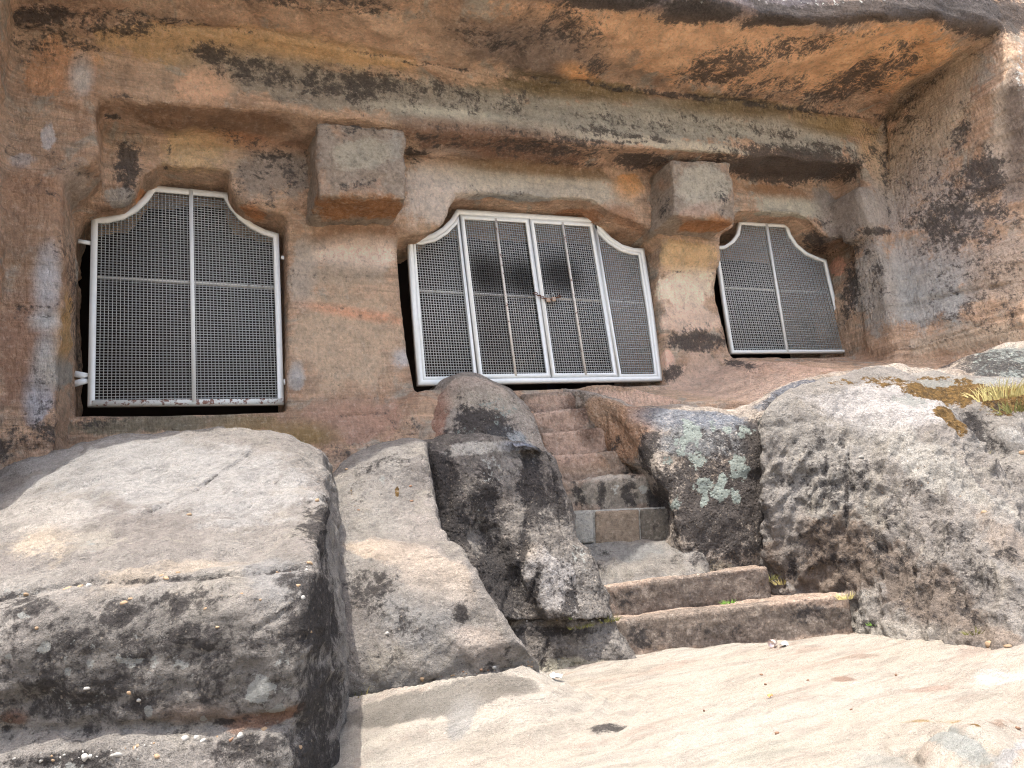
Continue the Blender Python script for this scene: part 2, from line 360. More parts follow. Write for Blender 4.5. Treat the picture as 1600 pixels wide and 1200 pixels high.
def build_facade():
    h = .032; o = np.array([-2.4, 3.3, -.9]); nx, ny, nz = int(13.6/h), int(4.6/h), int(8.7/h)
    X = (o[0]+h*np.arange(nx))[:, None, None].astype(np.float32); Y = (o[1]+h*np.arange(ny))[None, :, None].astype(np.float32); Z = (o[2]+h*np.arange(nz))[None, None, :].astype(np.float32)
    f32 = np.float32
    d = (ybrow(X)-Y+.10*np.maximum(Z-5.3, 0)).astype(f32)+0*Z
    # porch void
    xs = np.interp(Z, [-1, 1.9, 3.8, 5.6, 8], [8.75, 8.8, 9.03, 9.47, 9.8]).astype(f32)
    zc = (zceil(X)+.03*np.sin(X*1.7)).astype(f32)
    fl = np.clip(5.7-Y, 0, 3)
    por = smax(smax(Y-YB-.05*(Z-4.5)*0, Z-zc-.02*fl, .06), smax(-1.0-X, X-xs-.28*fl*np.clip(4.9-Z, 0, 1.3), .05), .10)
    d = smax(d, -por, .10)
    # recess below the beam
    yr = np.interp(Z, [0, 1.6, 3.1, 3.5, 5], [6.42, 6.42, 6.40, 6.2, 6.2]).astype(f32)
    rec = smax(smax(Y-yr, Z-zbeam(X).astype(f32), .04), smax(np.interp(Z, [3.22, 3.42], [-.63, -.41]).astype(f32)-X, X-(8.62+.12*(Z-3)), .05), .05)
    d = smax(d, -rec, .05)
    # corbel on the right jamb of the recess
    a = smax(smax(np.abs(X-8.95)-.40, np.abs(Y-6.12)-.46, .08), smax(Z-4.35+.5*(9.2-X)*0, 3.62+.25*(8.9-X)-Z, .06), .08)
    d = smin(d, a.astype(f32), .07)
    # terrace / wall foot
    s = interp(X, [(-3, 3.5), (1.6, 3.5), (2.2, .7), (2.6, .2), (4.2, .2), (4.8, .42), (13, .42)]).astype(f32)
    yk = interp(X, [(-3, 6.4), (1.9, 6.35), (2.4, 6.30), (2.8, 6.42), (4.1, 6.42), (4.7, 5.5), (6.2, 4.9), (13, 4.2)]).astype(f32)
    yf = np.clip(6.5-Y, 0, 5)
    zt = zsill(X).astype(f32)-.015-s*np.minimum(yf, 6.5-yk)-3.6*np.clip(yk-Y, 0, 3)-.9*np.clip(yf-(6.5-yk), 0, 0)
    ter = (Z-zt)*interp(X, [(1.6, .45), (2.4, .8), (13, .85)]).astype(f32)
    d = smin(d, ter, .09)
    # openings and the dark chambers behind them
    X2, Z2 = (o[0]+h*np.arange(nx))[:, None]+np.zeros((1, nz)), np.zeros((nx, 1))+(o[2]+h*np.arange(nz))[None, :]
    for pl in OPEN:
        pp = [onYxz(x, y, 6.44 if y > 372 else 6.24) for x, y in pl]
        sd = poly_sd(X2, Z2, pp).astype(f32)[:, None, :]
        d = smax(d, -smax(sd-.022, 6.1-Y-0*Z, .02), .03)
        cx = [p[0] for p in pp]; cz = [p[1] for p in pp]
        room = np.maximum(np.maximum(np.abs(X-sum((min(cx), max(cx)))/2)-(max(cx)-min(cx))/2-.12, np.abs(Z-(min(cz)+4.2)/2)-(4.2-min(cz))/2), 6.95-Y)
        d = np.maximum(d, -room)
    d[0] = 1; d[-1] = 1; d[:, :, 0] = 1; d[:, :, -1] = 1; d[:, 0] = 1
    v, q = surface_nets(d, o, h)
    return v, q
def facade_disp(v, n):
    a = .035*fbm(v, .8, 3, 3)+.016*fbm(v, 4, 4, 9)+.012*ridge(v, 2.2, 4, 21, (.4, .4, 3.2))
    up_ = np.clip(-n[:, 2], 0, 1)
    a = a+up_*.05*fbm(v, 2.2, 4, 33)
    wallr = np.clip((v[:, 0]-8.5), 0, 1)*np.clip(3.6-v[:, 2], 0, 1); a = a+wallr*.05*ridge(v, 1.6, 4, 40, (.6, .6, 2.4))
    fade = np.where((v[:, 1] > 6.36) & (v[:, 1] < 6.8), .35, 1.); return a*fade
SP = {}
#@SPLATS

def A(*c): return sc(*c)
B, W_, Mo = 'blk', 'wht', 'mos'
SP['wall'] = [
 (1150, 80, 360, 80, 3, A(212, 160, 118), .8), (560, 45, 240, 34, 4, A(204, 164, 132), .8), (470, 78, 190, 18, 8, A(196, 156, 108), .9), (250, 70, 130, 30, 5, A(190, 150, 105), .7),
 (830, 75, 115, 45, 10, A(122, 104, 92), .85), (905, 116, 30, 12, 20, A(216, 150, 90), .8), (1400, 90, 120, 40, -20, A(216, 156, 104), .7),
 (700, 162, 260, 34, 6, A(146, 136, 120), .9), (1020, 188, 220, 34, 6, A(152, 148, 134), .9), (1250, 215, 120, 26, 8, A(160, 154, 140), .9), (450, 125, 130, 34, 10, A(140, 128, 112), .8),
 (900, 140, 170, 16, 7, A(112, 94, 62), .9), (1150, 166, 150, 15, 7, A(112, 96, 66), .9), (1310, 196, 60, 16, 10, A(150, 124, 84), .9), (740, 184, 130, 10, 6, A(190, 184, 164), .8), (1050, 225, 150, 8, 6, A(190, 178, 156), .8),
 (320, 140, 42, 32, 0, A(212, 164, 130), .9), (90, 110, 60, 45, 0, A(196, 140, 100), .9), (60, 310, 80, 55, 0, A(164, 122, 94), .8), (60, 400, 60, 90, 0, A(156, 122, 96), .7), (40, 560, 60, 120, 0, A(150, 112, 90), .8),
 (125, 118, 18, 30, 0, A(200, 190, 180), .9), (75, 215, 12, 22, 0, A(196, 186, 180), .9), (32, 250, 22, 12, 0, A(190, 176, 168), .8), (75, 440, 18, 50, 3, A(186, 182, 180), 1), (72, 500, 22, 14, 0, A(196, 194, 190), 1), (70, 560, 16, 40, 6, A(186, 184, 180), 1), (60, 625, 20, 35, 0, A(180, 180, 184), .9),
 (108, 520, 7, 70, 0, A(190, 146, 92), .9), (95, 583, 22, 22, 0, A(168, 160, 148), 1), (250, 665, 150, 18, -3, A(120, 110, 90), .8), (420, 665, 80, 15, 0, A(150, 120, 80), .6),
 (330, 188, 190, 20, 3, A(132, 96, 70), .85), (400, 224, 80, 13, 9, A(184, 116, 68), .9), (430, 265, 70, 45, 0, A(152, 134, 118), .8), (300, 232, 60, 40, 0, A(202, 166, 122), .8), (190, 312, 30, 18, 0, A(162, 154, 144), .9), (225, 312, 10, 14, 0, A(206, 132, 76), 1), (120, 300, 26, 60, 0, A(160, 138, 120), .7), (395, 335, 22, 10, 20, A(186, 116, 66), .9),
 (800, 228, 190, 22, 6, A(122, 88, 68), .95), (680, 248, 40, 12, 4, A(188, 134, 92), .7), (690, 300, 60, 55, 0, A(202, 184, 168), .95), (850, 292, 150, 22, 5, A(186, 172, 152), .95), (830, 264, 180, 11, 5, A(124, 96, 66), .9), (985, 288, 24, 20, 0, A(206, 142, 84), .9), (800, 308, 60, 8, 4, A(140, 142, 138), .7), (900, 335, 100, 12, 3, A(160, 106, 70), .8), (985, 350, 40, 10, 35, A(162, 120, 92), .8),
 (560, 368, 80, 18, 0, A(150, 112, 86), .9), (560, 398, 60, 26, 0, A(222, 200, 182), .95), (540, 432, 90, 16, 0, A(160, 140, 120), .7), (540, 530, 95, 85, 0, A(190, 160, 132), .85), (462, 590, 12, 20, 0, A(176, 170, 164), 1), (560, 660, 100, 36, 0, A(172, 130, 108), .9), (480, 682, 45, 20, 0, A(140, 110, 62), .8), (630, 560, 14, 16, 0, A(186, 180, 176), .8), (470, 420, 20, 50, 0, A(176, 160, 144), .8), (560, 490, 80, 8, 8, A(206, 140, 104), .8),  # first tint paints the capital's shadow on the pillar as brown
 (1070, 398, 50, 26, 0, A(204, 166, 120), 1), (1070, 450, 48, 26, 0, A(226, 204, 176), .95), (1075, 500, 48, 22, 0, A(216, 184, 160), .95), (1045, 560, 11, 13, 0, A(226, 182, 160), 1), (1150, 595, 140, 32, 0, A(188, 156, 134), .95), (1230, 570, 100, 12, 0, A(190, 152, 128), .95), (950, 622, 130, 14, 0, A(200, 164, 142), .9),
 (1215, 300, 90, 12, 2, A(146, 104, 72), .9), (1230, 325, 90, 16, 2, A(180, 172, 152), .9), (1310, 330, 45, 60, 0, A(144, 132, 122), .9), (1365, 250, 16, 60, -25, A(200, 164, 126), .8), (1308, 415, 13, 15, 0, A(208, 146, 116), 1), (1375, 320, 30, 30, 0, A(160, 150, 138), .8),
 (1450, 190, 45, 130, 35, A(182, 158, 132), .9), (1430, 140, 25, 90, 40, A(126, 104, 82), .9), (1440, 450, 70, 60, 0, A(164, 162, 156), 1), (1575, 420, 60, 70, 0, A(170, 146, 126), .8), (1570, 210, 26, 120, 0, A(190, 168, 146), .9), (1370, 450, 40, 70, 0, A(164, 154, 142), .9), (1500, 532, 110, 18, -8, A(190, 164, 138), .8), (1470, 330, 120, 90, 0, A(166, 150, 138), .6),
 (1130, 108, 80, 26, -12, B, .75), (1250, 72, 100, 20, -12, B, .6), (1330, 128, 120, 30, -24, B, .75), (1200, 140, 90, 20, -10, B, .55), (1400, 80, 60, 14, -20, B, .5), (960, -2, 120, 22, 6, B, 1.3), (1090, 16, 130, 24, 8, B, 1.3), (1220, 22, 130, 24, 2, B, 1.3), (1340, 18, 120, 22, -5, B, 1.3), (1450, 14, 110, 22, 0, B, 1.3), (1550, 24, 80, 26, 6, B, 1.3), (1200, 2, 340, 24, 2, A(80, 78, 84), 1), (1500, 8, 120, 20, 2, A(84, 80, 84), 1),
 (1300, 3, 240, 9, 0, W_, .58), (1080, 0, 100, 5, 0, W_, .6), (1592, 110, 10, 70, 0, W_, .75), (1590, 150, 24, 170, 0, A(112, 98, 88), .9),  # last tint darkens the cliff's end strip to paint down direct sun
 (60, 25, 55, 26, 0, B, .8), (150, 45, 110, 12, 4, B, .5), (270, 32, 120, 5, 5, B, .55), (560, 10, 120, 16, 4, B, .5), (880, 38, 66, 34, 10, B, .62), (770, 60, 110, 22, 5, B, .5), (930, 105, 24, 20, 30, B, .6), (450, 4, 100, 8, 0, B, .5),
 (60, 60, 120, 40, 4, B, .42), (200, 30, 160, 16, 4, B, .45), (640, 150, 240, 30, 7, B, .36), (1050, 195, 240, 26, 6, B, .34), (880, 235, 200, 16, 6, B, .5), (400, 300, 70, 50, 10, B, .34), (1420, 260, 60, 90, 10, B, .36), (1500, 330, 110, 110, 0, B, .46), (1560, 450, 80, 80, 0, B, .4), (1240, 262, 120, 16, 2, B, 1.3), (1370, 362, 30, 8, 0, B, .9), (1350, 430, 60, 80, 0, B, .36), (1500, 470, 90, 60, 0, B, .3), (80, 620, 80, 60, 0, B, .4), (70, 250, 70, 60, 0, B, .25), (330, 82, 40, 18, 10, B, .85), (400, 112, 90, 24, 12, B, .72), (560, 132, 110, 30, 8, B, .78), (700, 140, 90, 18, 8, B, .5), (800, 160, 40, 22, 0, B, .5), (990, 190, 120, 12, 6, B, .45), (930, 205, 60, 9, 6, B, .6), (1210, 208, 60, 12, 8, B, .6), (1290, 232, 55, 10, 8, B, .7), (1100, 190, 100, 12, 6, B, .4),
 (200, 262, 24, 44, 5, B, .85), (175, 180, 12, 6, 0, B, .9), (440, 262, 66, 30, 20, B, .5), (380, 215, 60, 14, 20, B, .45), (480, 260, 16, 60, 0, B, .5), (180, 150, 60, 5, 0, B, .4),
 (850, 228, 200, 16, 6, B, .66), (700, 222, 60, 10, 4, B, .5), (1000, 250, 50, 14, 8, B, 1.), (980, 212, 150, 4, 6, B, .7), (650, 235, 22, 8, 10, B, .8), (900, 255, 120, 5, 5, B, .5), (780, 300, 60, 8, 5, B, .3),
 (60, 690, 120, 34, -8, B, .6), (30, 480, 40, 6, 0, B, .5), (80, 300, 60, 8, 30, B, .5), (125, 500, 8, 130, 0, B, .5), (540, 712, 70, 18, 0, B, .45), (640, 690, 40, 40, 0, B, .4), (500, 430, 60, 8, 5, B, .3), (150, 660, 60, 12, 0, B, .5),
 (1088, 533, 44, 18, 0, B, 1.), (1050, 582, 26, 12, -20, B, .8), (1150, 563, 34, 8, 15, B, .7), (1110, 512, 16, 12, 0, B, .4),
 (1240, 272, 110, 14, 2, B, 1.2), (1200, 255, 60, 6, 2, B, 1), (1330, 440, 14, 90, 12, B, .75), (1275, 382, 30, 16, 30, B, .75), (1350, 380, 40, 20, 0, B, .5), (1290, 345, 40, 16, 0, B, .4), (1370, 240, 16, 70, -20, B, .5),
 (1535, 275, 36, 45, 0, B, .85), (1485, 345, 60, 46, 0, B, .78), (1550, 330, 40, 24, 0, B, .6), (1500, 210, 20, 60, 20, B, .5), (1430, 150, 20, 80, 45, B, .5), (1570, 380, 60, 10, -5, B, .4), (1560, 470, 50, 8, 0, B, .4), (1400, 185, 60, 8, 0, B, .6),
 (230, 664, 110, 12, -4, W_, .42), (110, 655, 14, 14, 0, W_, .6), (1370, 520, 60, 8, 0, W_, .3), (1310, 520, 40, 10, -20, B, .4), (1450, 565, 70, 12, 0, Mo, .5), (480, 685, 50, 12, 0, Mo, .25)]
SP['cap'] = [(560, 300, 60, 6, 0, A(190, 170, 150), .3), (570, 205, 60, 12, 0, B, .35), (575, 285, 50, 8, -4, B, .45), (565, 240, 50, 24, 0, A(188, 176, 156), .9), (565, 328, 80, 16, 0, A(176, 118, 78), 1), (1100, 290, 44, 40, 0, A(196, 184, 164), .9), (1100, 355, 50, 10, 0, A(184, 122, 80), 1), (1090, 330, 50, 10, -20, A(196, 160, 140), .7), (1130, 300, 12, 30, 0, B, .5), (1040, 325, 12, 16, 0, B, .6), (620, 215, 10, 40, 0, A(180, 170, 158), .5)]
SP['lb'] = [(200, 1060, 260, 90, 0, W_, .44), (420, 1080, 90, 70, 0, W_, .46), (100, 1190, 200, 20, 0, W_, .5), (240, 1050, 300, 110, 0, A(150, 143, 134), .9), (420, 900, 60, 30, 0, A(176, 172, 166), .8), (260, 740, 320, 60, -6, A(202, 197, 189), .8), (260, 886, 130, 18, -4, A(214, 196, 172), .7), (60, 850, 60, 34, 0, A(230, 210, 182), .6), (40, 800, 90, 30, 0, A(216, 206, 192), .6),
 (40, 1000, 170, 60, 0, B, 0.62), (300, 1015, 210, 55, 0, B, .64), (150, 1085, 260, 56, -3, B, .66), (400, 1060, 120, 60, 0, B, .64), (240, 950, 280, 30, -4, B, 0.68), (40, 950, 60, 30, 0, B, 0.70), (450, 910, 30, 20, 0, B, 0.65), (480, 790, 10, 30, 10, B, 0.70),
 (508, 830, 17, 90, 2, B, .95), (508, 960, 28, 100, 3, B, .95), (505, 1090, 36, 90, 3, B, .9), (500, 1180, 40, 40, 0, B, 1.00), (120, 1190, 170, 20, -3, B, 0.80), (380, 1170, 90, 26, -3, B, 0.90),
 (420, 1122, 70, 10, -12, A(160, 112, 80), .9), (300, 1115, 60, 14, 0, A(160, 130, 108), .5), (350, 1130, 20, 6, 0, B, 1.), (20, 1120, 20, 10, 0, A(150, 100, 70), .7),
 (400, 1082, 17, 17, 0, W_, 1.3), (432, 1108, 15, 7, -15, W_, 1.3), (415, 1070, 20, 6, 20, W_, 1.1), (232, 1110, 7, 7, 0, W_, 1.4), (318, 1122, 6, 5, 0, W_, 1.3), (70, 1012, 14, 11, 0, W_, 1.), (142, 1038, 7, 6, 0, W_, 1.2), (106, 1052, 7, 9, 0, W_, 1.1), (14, 1026, 5, 5, 0, W_, 1.4), (34, 960, 12, 8, 0, W_, 1.), (200, 1034, 30, 8, 0, W_, .8), (285, 1035, 16, 8, 0, W_, .8), (40, 925, 44, 10, 0, W_, .6), (330, 1060, 60, 10, 0, W_, .4), (440, 1030, 20, 20, 0, W_, .7), (120, 900, 20, 8, 0, W_, .5), (140, 855, 26, 16, 0, W_, .6), (30, 1060, 30, 14, 0, W_, .45)]
SP['r2'] = [(605, 858, 70, 16, 8, A(236, 212, 184), 1), (680, 905, 60, 34, 20, A(234, 212, 186), .9), (745, 1003, 38, 20, 20, A(232, 208, 186), 1), (640, 1160, 160, 50, 0, A(222, 214, 200), 1), (850, 1130, 90, 50, 30, A(216, 200, 184), 1), (740, 1120, 100, 40, 0, A(222, 212, 196), 1), (760, 1190, 200, 40, 0, A(216, 202, 186), 1), (690, 800, 60, 60, 0, A(196, 184, 172), .5), (760, 1020, 60, 30, -10, A(196, 184, 170), .7), (620, 1070, 60, 20, -10, A(176, 170, 160), .6),
 (580, 925, 44, 46, 30, B, 0.69), (640, 970, 60, 34, 20, B, 0.48), (600, 1030, 60, 34, 0, B, 0.44), (760, 1040, 50, 14, 0, B, 0.39), (600, 730, 60, 24, -20, B, 0.47), (670, 740, 12, 50, 0, B, 0.44), (640, 1090, 80, 12, -8, B, 0.44), (722, 960, 15, 14, 10, B, 1.), (800, 1020, 20, 22, 30, B, 0.49), (560, 760, 20, 40, 0, B, 0.44),  # strongest black paints the shadow inside the small hollow
 (598, 750, 5, 10, 0, W_, .9), (550, 1090, 24, 20, 0, Mo, .3), (565, 1150, 10, 40, 0, Mo, .4), (660, 960, 90, 60, 0, A(168, 164, 158), .6), (660, 1085, 90, 14, -6, A(160, 156, 146), .8), (620, 770, 6, 12, 0, Mo, .7), (548, 770, 5, 12, 0, Mo, .6), (555, 785, 4, 14, 0, Mo, .6)]
SP['cr'] = [(688, 760, 26, 80, 0, B, 1.), (700, 850, 34, 50, 30, B, .95), (775, 905, 30, 66, 0, B, 1.), (760, 780, 20, 60, 0, B, .6), (830, 760, 24, 60, -10, B, .7), (870, 780, 14, 50, -10, B, .8), (740, 700, 60, 10, 0, A(206, 200, 188), .8), (770, 735, 30, 34, 0, W_, .45), (740, 800, 40, 20, 0, W_, .4), (865, 905, 60, 50, 0, A(184, 178, 172), .9), (820, 860, 26, 14, 0, A(190, 176, 160), .6), (870, 852, 34, 14, 30, Mo, .5), (905, 870, 16, 26, -25, W_, .5), (900, 870, 20, 20, 0, Mo, .4), (870, 1010, 80, 30, 0, Mo, .42), (880, 1040, 80, 16, 0, A(200, 192, 168), .8), (860, 985, 60, 8, 0, B, .7), (940, 990, 30, 20, 0, Mo, .55), (890, 940, 10, 30, 10, B, .5), (835, 920, 8, 40, 10, B, .6), (820, 700, 40, 8, 0, A(160, 166, 180), .7)]
SP['ur'] = [(740, 610, 70, 26, 0, A(206, 184, 162), 1), (780, 640, 40, 30, 20, W_, .45), (735, 600, 50, 16, 0, A(196, 176, 158), .9), (760, 625, 60, 20, 10, A(176, 166, 150), .8), (678, 650, 22, 50, 0, A(166, 124, 102), .95), (755, 662, 44, 26, 10, B, .95), (720, 690, 40, 20, 0, B, .7), (800, 690, 44, 24, 30, A(160, 164, 164), .9), (815, 670, 24, 30, 0, W_, .35), (735, 680, 40, 20, 0, W_, .45), (840, 740, 20, 50, 20, W_, .4), (870, 800, 20, 40, 20, A(170, 170, 152), .8)]
SP['db'] = [(975, 670, 34, 60, 15, A(176, 138, 108), 1.), (940, 640, 30, 24, 0, A(180, 148, 120), .9), (1050, 655, 60, 16, 10, A(118, 122, 128), 1), (1130, 656, 70, 12, 0, A(112, 118, 126), 1), (1100, 690, 80, 24, 0, A(116, 118, 118), .9), (1300, 600, 110, 12, -6, A(92, 96, 104), 1), (1230, 622, 60, 12, -20, A(96, 100, 106), 1), (1100, 885, 50, 14, 0, A(170, 158, 136), .6), (1010, 700, 14, 60, 15, B, .9), (1032, 790, 14, 70, 5, B, .9), (962, 700, 8, 50, 15, B, .4), (1120, 690, 70, 20, 10, B, .45), (1130, 800, 90, 90, 0, B, .9), (1180, 720, 26, 90, 0, B, 1.), (1090, 740, 60, 40, 0, B, .6), (1230, 625, 60, 12, -20, B, .6), (1120, 770, 60, 40, 0, Mo, .4), (1140, 830, 60, 50, 0, Mo, .55), (1080, 850, 40, 30, 0, Mo, .5), (1060, 865, 20, 12, 0, W_, .6), (1095, 713, 8, 10, 23, W_, 0.55), (1100, 780, 7, 13, 15, W_, 0.92), (1126, 756, 8, 19, 8, W_, 0.93), (1089, 688, 6, 9, -12, W_, 0.75), (1155, 735, 18, 19, 4, W_, 0.87), (1150, 778, 9, 18, -6, W_, 0.84), (1089, 677, 10, 22, -7, W_, 0.71), (1079, 673, 17, 22, -20, W_, 0.90), (1042, 719, 13, 10, -19, W_, 0.64), (1130, 771, 15, 8, -13, W_, 0.86), (1060, 778, 11, 8, -15, W_, 0.60), (1154, 724, 15, 15, 14, W_, 0.92), (1089, 717, 16, 20, -15, W_, 0.83), (1053, 790, 17, 8, -17, W_, 0.66), (1123, 772, 17, 12, 27, W_, 0.95), (1164, 674, 17, 14, -5, W_, 0.61), (1100, 759, 19, 18, 13, W_, 0.79), (1135, 673, 11, 9, 17, W_, 0.70), (1062, 694, 15, 19, -19, W_, 0.70), (1114, 664, 7, 11, -6, W_, 0.73)]  # bluish dark tints paint shade on the block's top and right ridge
SP['rb'] = [(1380, 596, 120, 14, -4, Mo, .62), (1500, 668, 26, 16, 40, Mo, .7), (1320, 610, 60, 8, -8, Mo, .45), (1300, 880, 120, 90, 0, A(150, 128, 108), .8), (1450, 930, 150, 70, 10, A(150, 132, 116), .8), (1300, 760, 100, 80, 10, B, .56), (1420, 850, 150, 90, 20, B, .5), (1530, 900, 110, 60, 25, B, .5), (1400, 630, 130, 34, 0, A(228, 220, 212), .9), (1470, 740, 130, 36, 32, A(208, 201, 188), .9), (1570, 840, 60, 30, 35, A(186, 170, 154), .8), (1230, 780, 26, 120, 0, A(196, 188, 178), .6),
 (1300, 690, 40, 24, 30, B, .56), (1330, 750, 60, 34, 10, B, .6), (1440, 765, 54, 20, 20, B, .62), (1490, 830, 70, 24, 25, B, .56), (1300, 850, 90, 60, 0, B, 0.56), (1400, 850, 90, 60, 20, B, 0.58), (1322, 780, 5, 60, 4, B, 0.96), (1520, 900, 90, 30, 20, B, 0.61), (1450, 950, 140, 30, 8, B, 0.51), (1235, 890, 20, 20, 0, B, 0.66), (1570, 870, 40, 20, 0, B, 0.56),
 (1290, 880, 80, 50, 0, Mo, .44), (1400, 920, 120, 50, 20, Mo, .42), (1540, 950, 70, 40, 10, Mo, .42), (1340, 850, 60, 30, 0, Mo, .3), (1215, 900, 14, 24, 0, Mo, .6), (1390, 598, 80, 9, -4, Mo, .7), (1450, 612, 44, 13, 20, Mo, 1.), (1480, 650, 30, 14, 35, Mo, 1.), (1420, 625, 40, 10, 10, W_, .9), (1385, 985, 110, 14, 4, A(216, 206, 190), .9), (1540, 990, 80, 12, 0, A(190, 170, 150), .6), (1355, 975, 14, 8, 0, B, 1.06)]
SP['rr'] = [(1480, 612, 90, 24, 4, Mo, 1.), (1570, 625, 56, 30, 10, Mo, 1.), (1450, 600, 60, 8, 0, W_, .9), (1440, 625, 30, 10, 10, W_, .9), (1560, 595, 60, 6, 0, W_, .9), (1480, 645, 24, 10, 20, W_, .9), (1519, 676, 20, 34, -10, B, 1.2), (1540, 700, 20, 60, 0, B, 0.64), (1560, 640, 30, 14, 30, B, 0.49), (1580, 680, 30, 12, 20, A(216, 210, 200), .9), (1570, 730, 30, 40, 0, B, 0.49), (1530, 720, 20, 20, 0, Mo, .4)]  # strongest black paints the shade in the cleft behind the crest
SP['fm'] = [(1540, 570, 80, 40, 0, B, .6), (1480, 575, 40, 14, 0, Mo, .6), (1540, 560, 60, 20, 0, W_, .35), (1570, 560, 60, 40, 0, A(120, 128, 124), .9)]
SP['s1'] = [(1130, 985, 170, 24, -6, A(124, 110, 98), 1), (1270, 965, 60, 22, -6, A(116, 104, 92), 1), (1070, 928, 130, 20, -6, A(132, 118, 104), 1), (1100, 985, 120, 14, 0, B, .32), (1010, 995, 30, 22, 0, B, .6), (1280, 960, 50, 20, 0, B, .5), (1120, 920, 80, 12, 0, B, .25), (980, 940, 20, 20, 0, B, .5)]  # dark brown tints put the shade of the risers into their colour
SP['land'] = [(940, 990, 90, 14, 0, B, .3), (960, 860, 80, 14, 0, A(170, 168, 162), .9), (1020, 885, 80, 14, -6, A(178, 168, 154), .95), (1080, 870, 30, 14, 0, B, .6), (930, 880, 20, 12, 0, B, .5), (960, 895, 50, 8, 0, A(196, 186, 170), .9), (960, 868, 90, 20, 0, B, .3)]
SP['s5'] = [(960, 770, 90, 26, 0, A(150, 142, 128), .9), (905, 772, 12, 26, -15, B, .6), (940, 775, 8, 26, 0, B, .8), (985, 772, 12, 26, 0, B, .9), (1025, 775, 16, 26, 0, B, 1.), (960, 765, 10, 16, 0, W_, .6), (1005, 765, 10, 12, 0, W_, .8), (930, 745, 60, 4, 0, A(190, 180, 166), .8)]
SP['s6'] = [(905, 725, 44, 12, 0, A(160, 122, 70), .9), (900, 690, 50, 16, 0, A(198, 164, 142), .9), (880, 655, 50, 14, 0, A(202, 168, 144), .9), (860, 628, 40, 12, 0, A(206, 172, 148), .9), (980, 735, 12, 16, 0, B, .5), (905, 629, 16, 16, 0, A(120, 92, 74), .9), (930, 735, 60, 8, 0, A(160, 140, 120), .5)]
SP['gr'] = [(600, 1114, 90, 18, -10, A(158, 150, 138), 1), (700, 1090, 90, 26, -12, A(150, 144, 134), 1), (780, 1070, 60, 18, -6, A(156, 148, 136), 1), (720, 1130, 20, 40, 30, A(190, 186, 178), .7), (950, 1137, 34, 9, 0, B, 1.2), (1335, 1022, 40, 5, -4, A(190, 170, 152), .7), (1460, 1075, 60, 5, -6, A(200, 176, 158), .7), (1320, 1062, 20, 4, 0, A(180, 150, 130), .8), (1480, 1155, 60, 24, 10, A(184, 186, 178), .9), (1380, 1190, 60, 18, 0, A(196, 192, 180), .8), (1530, 1140, 40, 9, 20, Mo, .42), (1470, 1128, 60, 5, 0, A(190, 160, 110), .7), (1570, 1130, 30, 8, 0, A(186, 160, 138), .6), (1590, 1165, 30, 14, -20, A(206, 204, 200), .8), (1560, 1060, 60, 14, 0, A(236, 230, 218), .7), (1200, 1170, 120, 20, -10, A(214, 208, 190), .7), (1500, 1178, 30, 5, 0, B, .6), (1300, 1190, 40, 5, 0, B, .4)]
